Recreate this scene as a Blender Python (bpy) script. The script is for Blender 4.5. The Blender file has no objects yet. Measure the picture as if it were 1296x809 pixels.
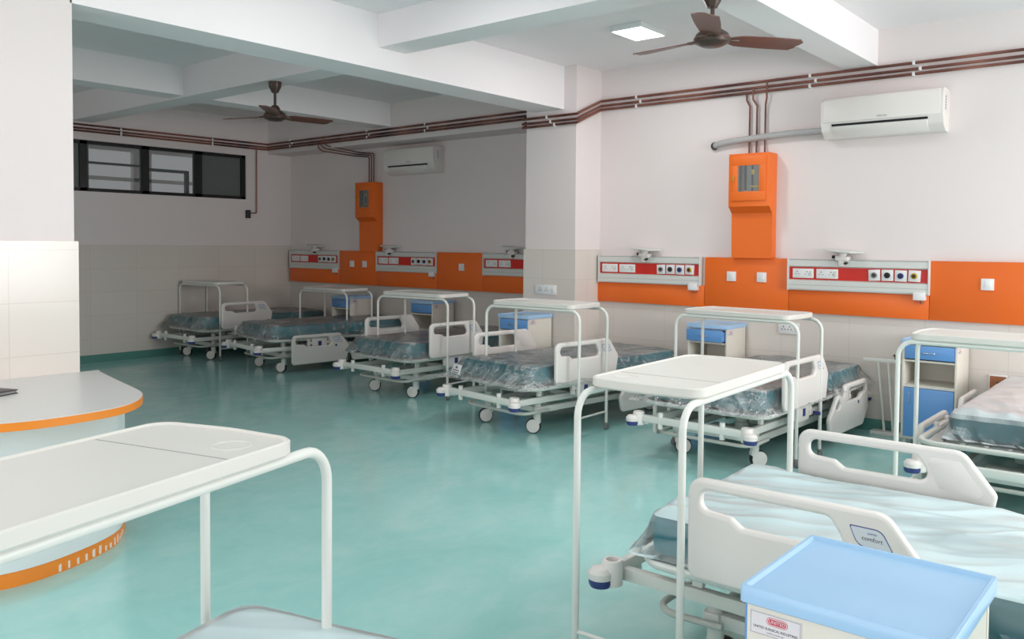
import bpy, bmesh, math, random
from math import pi, sin, cos, radians as R
from mathutils import Vector as V, Matrix, noise
random.seed(7)
S = bpy.context.scene
COL = S.collection

# ------------------------------------------------------------------ camera
cam_d = bpy.data.cameras.new('camera'); cam = bpy.data.objects.new('camera', cam_d); COL.objects.link(cam)
F_PX, YAW, PITCH, ROLL = 1067.46, 0.6941, 0.035034, 0.007795
cam_d.sensor_width = 36; cam_d.sensor_fit = 'HORIZONTAL'; cam_d.lens = 36*F_PX/1296
cam_d.shift_x = -(649.08-648)/1296; cam_d.shift_y = (347.2-404.5)/1296
cam_d.clip_start = 0.02
fw = V((-sin(YAW)*cos(PITCH), cos(YAW)*cos(PITCH), -sin(PITCH)))
r0 = V((cos(YAW), sin(YAW), 0)); u0 = r0.cross(fw)
rr = r0*cos(ROLL)+u0*sin(ROLL); uu = -r0*sin(ROLL)+u0*cos(ROLL)
M3 = Matrix((rr, uu, -fw)).transposed()
cam.matrix_world = Matrix.Translation((0, 0, 1.55)) @ M3.to_4x4()
S.camera = cam

# ------------------------------------------------------------------ light
S.view_settings.view_transform = 'Standard'; S.view_settings.look = 'None'
S.view_settings.gamma = 1; S.view_settings.use_curve_mapping = False
S.view_settings.exposure = -0.09
w = bpy.data.worlds.new('world'); S.world = w; w.use_nodes = True
bg = w.node_tree.nodes['Background']; bg.inputs[0].default_value = (0.95, 0.97, 1.0, 1); bg.inputs[1].default_value = 0.35
def area(name, loc, direction, sx, sy, power, color):
    l = bpy.data.lights.new(name, 'AREA'); l.shape = 'RECTANGLE'; l.size = sx; l.size_y = sy; l.energy = power; l.color = color
    o = bpy.data.objects.new(name, l); COL.objects.link(o); o.location = loc
    o.rotation_euler = V(direction).to_track_quat('-Z', 'Y').to_euler()
    return o
# daylight coming in through the window openings beside and behind the camera, plus an added far-bay fill
area('daylight_side', (4.42, 5.0, 1.75), (-1, 0, 0), 2.4, 1.9, 268, (1.0, 0.985, 0.975))
area('daylight_rear', (-1.4, -2.62, 1.75), (0, 1, 0), 6.2, 1.9, 125, (1.0, 0.99, 0.985))
area('far_bay_fill', (-8.3, -2.62, 1.75), (0, 1, 0), 4.0, 1.9, 42, (1.0, 0.96, 0.94))  # fill light added to lift the far-bay walls
# downlights added out of frame over the near bay to brighten the floor
for lx, ly, lp in ((-3.6, 1.5, 6), (-0.6, 1.5, 6), (-3.77, 3.4, 16), (-0.6, 3.4, 16), (0.6, 6.0, 16)):
    area('added_downlight', (lx, ly, 3.36), (0, 0, -1), 0.6, 0.6, lp, (1.0, 0.99, 0.98))

# ------------------------------------------------------------------ materials
def new_mat(name):
    m = bpy.data.materials.new(name); m.use_nodes = True
    return m, m.node_tree.nodes, m.node_tree.links, m.node_tree.nodes['Principled BSDF']
def srgb(r, g, b):
    f = lambda c: (c/255/12.92) if c <= 10.3 else ((c/255+0.055)/1.055)**2.4
    return (f(r), f(g), f(b), 1)
def mat(name, col, rough=0.5, metal=0.0, coat=0.0, var=0.04, scale=6.0, bump=0.0, bscale=60.0, emit=None):
    m, n, l, b = new_mat(name)
    b.inputs['Roughness'].default_value = rough; b.inputs['Metallic'].default_value = metal
    b.inputs['Coat Weight'].default_value = coat
    tc = n.new('ShaderNodeTexCoord'); nz = n.new('ShaderNodeTexNoise'); nz.inputs['Scale'].default_value = scale
    nz.inputs['Detail'].default_value = 4
    l.new(tc.outputs['Object'], nz.inputs['Vector'])
    mx = n.new('ShaderNodeMix'); mx.data_type = 'RGBA'
    c = col
    mx.inputs[6].default_value = (c[0]*(1-var), c[1]*(1-var), c[2]*(1-var), 1)
    mx.inputs[7].default_value = (min(1, c[0]*(1+var)), min(1, c[1]*(1+var)), min(1, c[2]*(1+var)), 1)
    l.new(nz.outputs['Fac'], mx.inputs[0]); l.new(mx.outputs[2], b.inputs['Base Color'])
    if bump:
        n2 = n.new('ShaderNodeTexNoise'); n2.inputs['Scale'].default_value = bscale; l.new(tc.outputs['Object'], n2.inputs['Vector'])
        bp = n.new('ShaderNodeBump'); bp.inputs['Strength'].default_value = bump; bp.inputs['Distance'].default_value = 0.01
        l.new(n2.outputs['Fac'], bp.inputs['Height']); l.new(bp.outputs['Normal'], b.inputs['Normal'])
    if emit:
        b.inputs['Emission Color'].default_value = (*emit[:3], 1); b.inputs['Emission Strength'].default_value = emit[3]
    return m

WALL = mat('wall_paint', srgb(230, 220, 219), 0.75, var=0.012, scale=1.5, bump=0.05, bscale=90)
CEIL = mat('ceiling_paint', srgb(244, 238, 240), 0.8, var=0.012, scale=1.2)
SKIRT = mat('skirting_green', srgb(86, 140, 132), 0.35, var=0.06)
WHITE = mat('white_enamel', srgb(226, 226, 221), 0.32, var=0.015, scale=12)
TRAYM = mat('tray_plastic', srgb(222, 218, 212), 0.42, var=0.02, scale=5)
ABS = mat('white_moulded_plastic', srgb(232, 226, 222), 0.38, var=0.012, scale=9)
GREYM = mat('grey_painted_steel', srgb(196, 196, 190), 0.4, var=0.03)
DARK = mat('dark_rubber', srgb(48, 48, 50), 0.6, var=0.1)
GREYR = mat('grey_castor_plastic', srgb(128, 128, 126), 0.5, var=0.06)
NAVY = mat('navy_blue_plastic', srgb(52, 62, 122), 0.35, var=0.06)
CHROME = mat('chrome', srgb(205, 205, 205), 0.18, metal=1.0, var=0.02)
TEAL = mat('teal_foam_cover', srgb(22, 122, 136), 0.5, var=0.08, scale=9, bump=0.15, bscale=30)
CREAM = mat('cream_laminate', srgb(222, 217, 206), 0.4, var=0.015)
BLUEL = mat('blue_laminate', srgb(98, 152, 212), 0.35, var=0.02)
BLUET = mat('blue_plastic_top', srgb(160, 198, 232), 0.3, var=0.02, coat=0.2)
ORANGE = mat('orange_laminate', srgb(238, 108, 26), 0.4, var=0.03, scale=3)
ORANGEM = mat('orange_painted_steel', srgb(240, 112, 28), 0.42, var=0.02, scale=4)
ORANGEB = mat('orange_edge_band', srgb(246, 142, 44), 0.35, var=0.05)
RED = mat('red_panel', srgb(206, 30, 16), 0.35, var=0.03)
ALU = mat('white_aluminium_profile', srgb(212, 214, 210), 0.35, var=0.02)
PLATE = mat('white_switch_plate', srgb(232, 232, 232), 0.3, var=0.01)
BLACK = mat('black_plastic', srgb(24, 24, 26), 0.4, var=0.1)
BRASS = mat('brass_fitting', srgb(196, 164, 60), 0.3, metal=0.8, var=0.1)
FRAMEB = mat('black_aluminium_frame', srgb(26, 28, 30), 0.35, var=0.08)
BROWN = mat('brown_wood_box', srgb(160, 96, 60), 0.5, var=0.15, scale=30)
FANB = mat('brown_fan_blade', srgb(104, 62, 52), 0.35, var=0.1)
FANM = mat('dark_brown_fan_metal', srgb(74, 58, 52), 0.35, metal=0.3, var=0.1)
HOSE = mat('grey_insulation_hose', srgb(176, 176, 176), 0.6, var=0.08, scale=30)
COUNTER = mat('counter_laminate', srgb(214, 213, 211), 0.35, var=0.015, scale=3)
COUNTERB = mat('counter_front_laminate', srgb(226, 232, 234), 0.3, var=0.01, scale=3)
REDINK = mat('red_ink', srgb(200, 60, 80), 0.5); DARKINK = mat('dark_ink', srgb(70, 66, 78), 0.5); BLUEINK = mat('blue_ink', srgb(62, 76, 140), 0.5)
GREYINK = mat('grey_ink', srgb(150, 148, 150), 0.5)
PAPER = mat('label_paper', srgb(222, 218, 222), 0.5, var=0.01)
RAILPAPER = mat('rail_label_film', srgb(214, 218, 226), 0.35, var=0.01)
LEDM = mat('led_diffuser', (0.9, 0.9, 0.9), 0.5, emit=(1, 1, 1, 4.0))
BRUSH = mat('worn_white_flake', srgb(240, 226, 214), 0.6, var=0.03)

def copper():
    m, n, l, b = new_mat('copper_pipe_metal')
    tc = n.new('ShaderNodeTexCoord'); nz = n.new('ShaderNodeTexNoise'); nz.inputs['Scale'].default_value = 1.6; nz.inputs['Detail'].default_value = 6
    l.new(tc.outputs['Object'], nz.inputs['Vector'])
    cr = n.new('ShaderNodeValToRGB'); e = cr.color_ramp.elements
    e[0].position = 0.36; e[0].color = srgb(66, 46, 48); e[1].position = 0.62; e[1].color = srgb(150, 98, 84)
    x = e.new(0.47); x.color = srgb(112, 68, 58)
    l.new(nz.outputs['Fac'], cr.inputs[0]); l.new(cr.outputs[0], b.inputs['Base Color'])
    b.inputs['Metallic'].default_value = 0.35; b.inputs['Roughness'].default_value = 0.38
    return m
COPPER = copper()

def floor_mat():
    m, n, l, b = new_mat('teal_epoxy_floor')
    tc = n.new('ShaderNodeTexCoord')
    mp = n.new('ShaderNodeMapping'); mp.inputs['Scale'].default_value = (1.0, 0.75, 1); mp.inputs['Rotation'].default_value = (0, 0, R(25))
    l.new(tc.outputs['Object'], mp.inputs[0])
    n1 = n.new('ShaderNodeTexNoise'); n1.inputs['Scale'].default_value = 1.5; n1.inputs['Detail'].default_value = 8; n1.inputs['Roughness'].default_value = 0.62; n1.inputs['Distortion'].default_value = 1.2
    n2 = n.new('ShaderNodeTexNoise'); n2.inputs['Scale'].default_value = 9; n2.inputs['Detail'].default_value = 6; n2.inputs['Distortion'].default_value = 0.8
    l.new(mp.outputs[0], n1.inputs['Vector']); l.new(mp.outputs[0], n2.inputs['Vector'])
    mx = n.new('ShaderNodeMath'); mx.operation = 'MULTIPLY_ADD'; mx.inputs[1].default_value = 0.35; 
    l.new(n2.outputs['Fac'], mx.inputs[0]); l.new(n1.outputs['Fac'], mx.inputs[2])
    cr = n.new('ShaderNodeValToRGB'); e = cr.color_ramp.elements
    e[0].position = 0.48; e[0].color = srgb(152, 209, 205); e[1].position = 0.95; e[1].color = srgb(182, 221, 217)
    x = e.new(0.68); x.color = srgb(162, 214, 210)
    l.new(mx.outputs[0], cr.inputs[0]); l.new(cr.outputs[0], b.inputs['Base Color'])
    b.inputs['Roughness'].default_value = 0.22; b.inputs['Specular IOR Level'].default_value = 0.55
    rr_ = n.new('ShaderNodeMapRange'); rr_.inputs[3].default_value = 0.10; rr_.inputs[4].default_value = 0.20
    l.new(n2.outputs['Fac'], rr_.inputs[0]); l.new(rr_.outputs[0], b.inputs['Roughness'])
    bp = n.new('ShaderNodeBump'); bp.inputs['Strength'].default_value = 0.03; bp.inputs['Distance'].default_value = 0.02
    l.new(n1.outputs['Fac'], bp.inputs['Height']); l.new(bp.outputs[0], b.inputs['Normal'])
    return m
FLOOR = floor_mat()

def tile_mat(name, axis):
    m, n, l, b = new_mat(name)
    tc = n.new('ShaderNodeTexCoord'); sx = n.new('ShaderNodeSeparateXYZ'); cx = n.new('ShaderNodeCombineXYZ')
    l.new(tc.outputs['Object'], sx.inputs[0]); l.new(sx.outputs[axis], cx.inputs[0]); l.new(sx.outputs[2], cx.inputs[1])
    br = n.new('ShaderNodeTexBrick'); br.offset = 0.0
    br.inputs['Scale'].default_value = 1.0; br.inputs['Brick Width'].default_value = 0.6; br.inputs['Row Height'].default_value = 0.3
    br.inputs['Mortar Size'].default_value = 0.0025; br.inputs['Mortar Smooth'].default_value = 0.3
    br.inputs['Color1'].default_value = srgb(221, 213, 206); br.inputs['Color2'].default_value = srgb(218, 209, 202); br.inputs['Mortar'].default_value = srgb(206, 196, 187)
    l.new(cx.outputs[0], br.inputs['Vector']); l.new(br.outputs['Color'], b.inputs['Base Color'])
    b.inputs['Roughness'].default_value = 0.22
    return m
TILEX = tile_mat('cream_wall_tile_a', 0); TILEY = tile_mat('cream_wall_tile_b', 1)

def glass_mat(name, tint, alpha, rough=0.04):
    m, n, l, b = new_mat(name)
    b.inputs['Base Color'].default_value = tint; b.inputs['Roughness'].default_value = rough; b.inputs['Alpha'].default_value = alpha
    return m
GLASS = glass_mat('window_glass', srgb(150, 160, 158), 0.22)
GLASSD = glass_mat('frosted_window_film', srgb(104, 110, 108), 0.94, 0.35)
BOXGLASS = glass_mat('box_window_glass', srgb(170, 180, 180), 0.15)

def plastic_mat(name, tint, top, side, vary, crease, rough=0.2, stretch=(6, 2.0, 2.0), rotz=0.0, bump=0.5, dist=0.9, width=0.02):
    """polythene sheet: clear film, more opaque on top, with creases painted as paler or clearer lines"""
    m, n, l, b = new_mat(name)
    tc = n.new('ShaderNodeTexCoord'); mp = n.new('ShaderNodeMapping'); mp.inputs['Scale'].default_value = stretch; mp.inputs['Rotation'].default_value = (0, 0, rotz)
    vt = n.new('ShaderNodeMapping'); vt.vector_type = 'TEXTURE'; vt.inputs['Rotation'].default_value = (0, 0, rotz)
    l.new(tc.outputs['Object'], vt.inputs[0]); mp.inputs['Rotation'].default_value = (0, 0, 0); l.new(vt.outputs[0], mp.inputs[0])
    n1 = n.new('ShaderNodeTexNoise'); n1.inputs['Scale'].default_value = 1.0; n1.inputs['Detail'].default_value = 5; n1.inputs['Distortion'].default_value = 0.7
    n2 = n.new('ShaderNodeTexNoise'); n2.inputs['Scale'].default_value = 2.3; n2.inputs['Detail'].default_value = 2; n2.inputs['Distortion'].default_value = dist
    l.new(mp.outputs[0], n1.inputs['Vector']); l.new(mp.outputs[0], n2.inputs['Vector'])
    def math_(op, a=None, c=None, clamp=False):
        x = n.new('ShaderNodeMath'); x.operation = op; x.use_clamp = clamp
        for i, v in enumerate((a, c)):
            if v is None: continue
            if isinstance(v, (int, float)): x.inputs[i].default_value = v
            else: l.new(v, x.inputs[i])
        return x.outputs[0]
    ab = math_('ABSOLUTE', math_('SUBTRACT', n2.outputs['Fac'], 0.5))
    mr = n.new('ShaderNodeMapRange'); mr.inputs[2].default_value = width; mr.inputs[3].default_value = crease; mr.inputs[4].default_value = 0.0
    l.new(ab, mr.inputs[0])
    gm = n.new('ShaderNodeNewGeometry'); sz = n.new('ShaderNodeSeparateXYZ'); l.new(gm.outputs['True Normal'], sz.inputs[0])
    tp = n.new('ShaderNodeMapRange'); tp.inputs[1].default_value = 0.3; tp.inputs[2].default_value = 0.8; tp.inputs[3].default_value = side; tp.inputs[4].default_value = top
    l.new(math_('ABSOLUTE', sz.outputs[2]), tp.inputs[0])
    va = n.new('ShaderNodeMapRange'); va.inputs[1].default_value = 0.32; va.inputs[2].default_value = 0.68; va.inputs[3].default_value = 1-vary; va.inputs[4].default_value = 1+vary
    l.new(n1.outputs['Fac'], va.inputs[0])
    al = math_('ADD', math_('MULTIPLY', tp.outputs[0], va.outputs[0]), mr.outputs[0], True)
    l.new(al, b.inputs['Alpha'])
    b.inputs['Base Color'].default_value = tint; b.inputs['Roughness'].default_value = rough
    gl = n.new('ShaderNodeBsdfGlossy'); gl.inputs['Roughness'].default_value = max(0.16, rough*1.3-0.1)
    fr = n.new('ShaderNodeFresnel'); fr.inputs[0].default_value = 1.45
    bp = n.new('ShaderNodeBump'); bp.inputs['Strength'].default_value = bump; bp.inputs['Distance'].default_value = 0.03
    l.new(math_('ADD', n1.outputs['Fac'], math_('MULTIPLY', ab, -1.5)), bp.inputs['Height'])
    for nd in (b, gl, fr): l.new(bp.outputs['Normal'], nd.inputs['Normal'])
    mx = n.new('ShaderNodeMixShader'); l.new(fr.outputs[0], mx.inputs[0]); l.new(b.outputs[0], mx.inputs[1]); l.new(gl.outputs[0], mx.inputs[2])
    l.new(mx.outputs[0], n['Material Output'].inputs[0])
    return m
PLASTIC = plastic_mat('clear_polythene', srgb(208, 211, 211), 0.34, 0.10, 0.7, 0.42, stretch=(5.0, 3.4, 1.8), bump=1.0)  # greyer top stands in for reflection, pale crease lines for glints
MILKY = plastic_mat('milky_polythene', srgb(216, 236, 240), 0.92, 0.22, 0.10, -0.22, rough=0.38, stretch=(2.2, 0.35, 1.2), rotz=R(24), bump=0.14, dist=0.25, width=0.05)
WHITEP = plastic_mat('white_polythene', srgb(222, 230, 234), 0.93, 0.12, 0.1, 0.05, rough=0.45, stretch=(2.2, 1.4, 1.5), bump=0.16)

# ------------------------------------------------------------------ mesh helpers
class MB:
    def __init__(self): self.bm = bmesh.new()
    def _xf(self, verts, M):
        if M is not None: bmesh.ops.transform(self.bm, matrix=M, verts=verts)
    def box(self, x0, x1, y0, y1, z0, z1, bev=0.0, M=None, seg=2):
        vs = [self.bm.verts.new(p) for p in ((x0,y0,z0),(x1,y0,z0),(x1,y1,z0),(x0,y1,z0),(x0,y0,z1),(x1,y0,z1),(x1,y1,z1),(x0,y1,z1))]
        fs = [self.bm.faces.new([vs[i] for i in q]) for q in ((3,2,1,0),(4,5,6,7),(0,1,5,4),(1,2,6,5),(2,3,7,6),(3,0,4,7))]
        if bev:
            es = list({e for f in fs for e in f.edges})
            r = bmesh.ops.bevel(self.bm, geom=es, offset=bev, segments=seg, profile=0.5, affect='EDGES', clamp_overlap=True)
            vs = list({v for f in r['faces'] for v in f.verts} | {v for v in vs if v.is_valid})
        self._xf(vs, M); return self
    def cyl(self, p0, p1, r0, r1=None, seg=16, caps=True):
        if r1 is None: r1 = r0
        p0, p1 = V(p0), V(p1); d = (p1-p0).normalized()
        a = d.orthogonal().normalized(); b = d.cross(a)
        A = [self.bm.verts.new(p0+(a*cos(2*pi*i/seg)+b*sin(2*pi*i/seg))*r0) for i in range(seg)]
        B = [self.bm.verts.new(p1+(a*cos(2*pi*i/seg)+b*sin(2*pi*i/seg))*r1) for i in range(seg)]
        for i in range(seg):
            j = (i+1) % seg; self.bm.faces.new((A[i], A[j], B[j], B[i]))
        if caps: self.bm.faces.new(A[::-1]); self.bm.faces.new(B)
        return self
    def tube(self, pts, r, seg=10, closed=False, sx=1.0, up=None):
        """swept tube along points; sx flattens the section sideways"""
        pts = [V(p) for p in pts]; n = len(pts); rings = []
        T = []
        for i in range(n):
            if closed: t = (pts[(i+1) % n]-pts[i-1])
            elif i == 0: t = pts[1]-pts[0]
            elif i == n-1: t = pts[-1]-pts[-2]
            else: t = (pts[i+1]-pts[i]).normalized()+(pts[i]-pts[i-1]).normalized()
            T.append(t.normalized())
        a = (T[0].orthogonal() if up is None else V(up).cross(T[0])).normalized()
        for i in range(n):
            a = (a - T[i]*a.dot(T[i]))
            a = a.normalized() if a.length > 1e-6 else T[i].orthogonal().normalized()
            b = T[i].cross(a)
            k = 1.0
            if 0 < i < n-1 and not closed:
                c = (pts[i]-pts[i-1]).normalized().dot(T[i]); k = 1/max(c, 0.6)
            rings.append([self.bm.verts.new(pts[i]+(a*cos(2*pi*q/seg)*sx*k+b*sin(2*pi*q/seg)*k)*r) for q in range(seg)])
        m = n if closed else n-1
        for i in range(m):
            A, B = rings[i], rings[(i+1) % n]
            for q in range(seg):
                s = (q+1) % seg; self.bm.faces.new((A[q], A[s], B[s], B[q]))
        if not closed:
            self.bm.faces.new(rings[0][::-1]); self.bm.faces.new(rings[-1])
        return self
    def lathe(self, prof, c=(0, 0, 0), axis='z', seg=24):
        c = V(c); rings = []
        for (r, h) in prof:
            ring = []
            for i in range(seg):
                t = 2*pi*i/seg; p = {'z': (r*cos(t), r*sin(t), h), 'x': (h, r*cos(t), r*sin(t)), 'y': (r*sin(t), h, r*cos(t))}[axis]
                ring.append(self.bm.verts.new(c+V(p)))
            rings.append(ring)
        for A, B in zip(rings, rings[1:]):
            for i in range(seg):
                j = (i+1) % seg; self.bm.faces.new((A[i], A[j], B[j], B[i]))
        self.bm.faces.new(rings[0][::-1]); self.bm.faces.new(rings[-1])
        return self
    def prism(self, outline, d0, d1, plane='xz', bev=0.0):
        """polygon outline in a plane swept along the remaining axis from d0 to d1"""
        mk = {'xz': lambda u, v, d: (u, d, v), 'yz': lambda u, v, d: (d, u, v), 'xy': lambda u, v, d: (u, v, d)}[plane]
        A = [self.bm.verts.new(mk(u, v, d0)) for u, v in outline]; B = [self.bm.verts.new(mk(u, v, d1)) for u, v in outline]
        n = len(A); fs = [self.bm.faces.new(A[::-1]), self.bm.faces.new(B)]
        for i in range(n):
            j = (i+1) % n; fs.append(self.bm.faces.new((A[i], A[j], B[j], B[i])))
        if bev:
            es = list(set(fs[0].edges) | set(fs[1].edges))
            bmesh.ops.bevel(self.bm, geom=es, offset=bev, segments=2, profile=0.5, affect='EDGES', clamp_overlap=True)
        return self
    def mesh(self, name, m, smooth=True):
        bmesh.ops.recalc_face_normals(self.bm, faces=self.bm.faces)
        me = bpy.data.meshes.new(name); self.bm.to_mesh(me); self.bm.free()
        me.materials.append(m)
        if smooth:
            for p in me.polygons: p.use_smooth = True
            me.set_sharp_from_angle(angle=R(38))
        return me

def put(name, me, parent=None, loc=(0, 0, 0), rot=(0, 0, 0), label=None, cat=None, group=None, kind=None):
    o = bpy.data.objects.new(name, me); COL.objects.link(o)
    o.location = loc; o.rotation_euler = rot
    if parent is not None: o.parent = parent
    if label: o['label'] = label
    if cat: o['category'] = cat
    if group: o['group'] = group
    if kind: o['kind'] = kind
    return o
def thing(name, label, cat, loc=(0, 0, 0), rotz=0.0, group=None):
    return put(name, None, None, loc, (0, 0, rotz), label, cat, group)
def struct(name, mb, m, smooth=False): return put(name, mb.mesh(name, m, smooth), kind='structure')

def arc(c, r, a0, a1, n):
    return [(c[0]+r*cos(a0+(a1-a0)*i/n), c[1]+r*sin(a0+(a1-a0)*i/n)) for i in range(n+1)]
def fillet(pts, rad, n=6, closed=False):
    """round the corners of a 3D polyline"""
    pts = [V(p) for p in pts]; out = []; N = len(pts)
    for i in range(N):
        if not closed and i in (0, N-1): out.append(pts[i]); continue
        p, a, b = pts[i], pts[i-1], pts[(i+1) % N]
        da, db = (a-p).normalized(), (b-p).normalized()
        ang = da.angle(db)
        if ang > pi-1e-3: out.append(p); continue
        rd = rad[i] if isinstance(rad, (list, tuple)) else rad
        t = min(rd/math.tan(ang/2), (a-p).length*0.49, (b-p).length*0.49); rd = t*math.tan(ang/2)
        c = p+(da+db).normalized()*(rd/sin(ang/2))
        s, e = p+da*t-c, p+db*t-c
        q = s.angle(e)
        for k in range(n+1):
            f = k/n; out.append(c+(s*sin((1-f)*q)+e*sin(f*q))/sin(q))
    return out
def fill2(pts, rad, n=5): return [(p.x, p.y) for p in fillet([(a, b, 0) for a, b in pts], rad, n, True)]

def curve_mesh(name, loops, depth, bevel, m):
    """filled 2D outline with holes, thick and round-edged (lies in XY, thickness along Z)"""
    cu = bpy.data.curves.new(name, 'CURVE'); cu.dimensions = '2D'; cu.fill_mode = 'BOTH'
    cu.extrude = depth/2-bevel; cu.bevel_depth = bevel; cu.bevel_resolution = 2; cu.offset = -bevel
    for lp in loops:
        sp = cu.splines.new('POLY'); sp.points.add(len(lp)-1); sp.use_cyclic_u = True
        for i, (x, y) in enumerate(lp): sp.points[i].co = (x, y, 0, 1)
    o = bpy.data.objects.new(name, cu); COL.objects.link(o)
    dg = bpy.context.evaluated_depsgraph_get(); me = bpy.data.meshes.new_from_object(o.evaluated_get(dg))
    bpy.data.objects.remove(o); bpy.data.curves.remove(cu)
    me.name = name; me.materials.clear(); me.materials.append(m)
    for p in me.polygons: p.use_smooth = True
    me.set_sharp_from_angle(angle=R(40))
    return me
def text_mesh(txt, size, m, depth=0.0006, align='CENTER', sx=1.0):
    cu = bpy.data.curves.new('lettering', 'FONT'); cu.body = txt; cu.size = size; cu.align_x = align; cu.align_y = 'CENTER'; cu.extrude = depth
    o = bpy.data.objects.new('lettering', cu); COL.objects.link(o)
    dg = bpy.context.evaluated_depsgraph_get(); me = bpy.data.meshes.new_from_object(o.evaluated_get(dg))
    bpy.data.objects.remove(o); bpy.data.curves.remove(cu)
    for v in me.vertices: v.co.x *= sx
    me.materials.clear(); me.materials.append(m)
    return me

# ------------------------------------------------------------------ the room
XL, XR, YN, YF, YB, H = -11.0, 4.5, 7.43, 7.84, -2.7, 3.37
PX0, PX1, PY = -5.64, -4.995, 6.985
struct('floor', MB().box(-13.6, 4.8, -3.0, 8.2, -0.1, 0), FLOOR)
struct('ceiling', MB().box(-11.3, 4.8, -3.0, 8.2, H, H+0.15), CEIL)
struct('wall_right', MB().box(PX1-0.02, 4.8, YN, 8.1, 0, H), WALL)
struct('wall_right_far', MB().box(-11.3, PX0+0.1, YF, 8.1, 0, H), WALL)
struct('ceiling_beam_wall', MB().box(XL, PX0+0.1, YN, YF+0.02, 2.88, H+0.02), WALL)
struct('pillar', MB().box(PX0, PX1, PY, 8.0, 0, H), WALL)
WY0, WY1, WZ0, WZ1 = 3.72, 7.06, 2.185, 2.83
m = MB().box(-11.25, XL, -3.0, 8.1, 0, WZ0).box(-11.25, XL, -3.0, 8.1, WZ1, H).box(-11.25, XL, -3.0, WY0, WZ0, WZ1).box(-11.25, XL, WY1, 8.1, WZ0, WZ1)
struct('wall_left', m, WALL)
struct('left_column_and_light_block', MB().box(-5.6, -5.15, -3.0, 2.16, 0, H), WALL)  # left column is visible; its run rearward is added to darken the far bay
# walls with the daylight openings, behind and beside the camera
m = MB().box(XR, 4.8, -3.0, 8.1, 0, 0.8).box(XR, 4.8, -3.0, 8.1, 2.7, H).box(XR, 4.8, -3.0, 3.7, 0.8, 2.7).box(XR, 4.8, 6.3, 8.1, 0.8, 2.7)
struct('wall_side', m, WALL)
m = MB().box(-5.3, 4.8, -3.0, YB, 0, 0.8).box(-5.3, 4.8, -3.0, YB, 2.7, H).box(-5.3, -4.5, -3.0, YB, 0.8, 2.7).box(1.7, 4.8, -3.0, YB, 0.8, 2.7)
struct('wall_rear', m, WALL)
struct('wall_rear_far', MB().box(-11.3, -5.3, -3.0, YB, 0, 0.8).box(-11.3, -5.3, -3.0, YB, 2.7, H).box(-11.3, -10.3, -3.0, YB, 0.8, 2.7).box(-6.3, -5.3, -3.0, YB, 0.8, 2.7), WALL)
b = MB()
for k in range(4): x = -10.3+4.0*k/3; b.box(x-0.03, x+0.03, -2.86, -2.8, 0.8, 2.7)
for z in (0.83, 2.67): b.box(-10.3, -6.3, -2.86, -2.8, z-0.03, z+0.03)
struct('unseen_fill_window', b, FRAMEB)  # frame of an unseen opening added for the far-bay fill
for nm, wx in (('window_2', None), ('window_3', 1)):
    b = MB()
    if wx is None:
        for k in range(3): y = 3.7+2.6*k/2; b.box(4.6, 4.66, y-0.03, y+0.03, 0.8, 2.7)
        for z in (0.83, 2.67): b.box(4.6, 4.66, 3.7, 6.3, z-0.03, z+0.03)
    else:
        for k in range(5): x = -4.5+6.2*k/4; b.box(x-0.03, x+0.03, -2.86, -2.8, 0.8, 2.7)
        for z in (0.83, 2.67): b.box(-4.5, 1.7, -2.86, -2.8, z-0.03, z+0.03)
    struct(nm, b, FRAMEB)
# beams under the ceiling
struct('ceiling_beam_main', MB().box(-5.52, -5.15, 2.15, PY+0.05, 2.935, H+0.02), CEIL)
struct('ceiling_beam_cross', MB().box(-5.2, XR, 4.5, 4.79, 3.107, H+0.02), CEIL)
struct('ceiling_beam_side', MB().box(-2.49, -2.22, -3.0, YN+0.02, 3.072, H+0.02), CEIL)
struct('ceiling_beam_far', MB().box(-8.56, -8.27, -3.0, YN+0.02, 3.07, H+0.02), CEIL)
struct('ceiling_beam_far_cross', MB().box(XL-0.02, -5.5, 4.58, 4.85, 3.055, H+0.02), CEIL)
# tile dado (a thin slab on every wall) and skirting
TZ = 1.505
struct('trim_1', MB().box(PX1, XR, YN-0.015, YN+0.01, 0.1, 1.40), TILEX)
struct('trim_2', MB().box(XL, PX0, YF-0.015, YF+0.01, 0.1, 1.40), TILEX)
struct('trim_3', MB().box(XL-0.01, XL+0.015, YB, YF, 0.1, TZ), TILEY)
struct('trim_4', MB().box(PX0-0.015, PX1+0.015, PY-0.015, PY+0.01, 0.1, TZ), TILEX)
struct('trim_5', MB().box(PX1-0.01, PX1+0.015, PY+0.01, YN, 0.1, TZ), TILEY)
struct('trim_6', MB().box(PX0-0.015, PX0+0.01, PY+0.01, YF, 0.1, TZ), TILEY)
struct('trim_7', MB().box(-5.16, -5.132, YB, 2.177, 0.1, 1.55), TILEY)
struct('trim_8', MB().box(-5.612, -5.15, 2.15, 2.174, 0.1, 1.549), TILEX)
struct('baseboard_right', MB().box(PX1, XR, YN-0.022, YN+0.01, 0, 0.1), SKIRT)
struct('baseboard_right_far', MB().box(XL, PX0, YF-0.022, YF+0.01, 0, 0.1), SKIRT)
struct('baseboard_left', MB().box(XL-0.01, XL+0.022, YB, YF, 0, 0.1), SKIRT)
struct('baseboard_pillar', MB().box(PX0-0.022, PX1+0.022, PY-0.022, YN, 0, 0.1), SKIRT)
struct('baseboard_left_column', MB().box(-5.62, -5.128, YB, 2.182, 0, 0.1), SKIRT)
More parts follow.
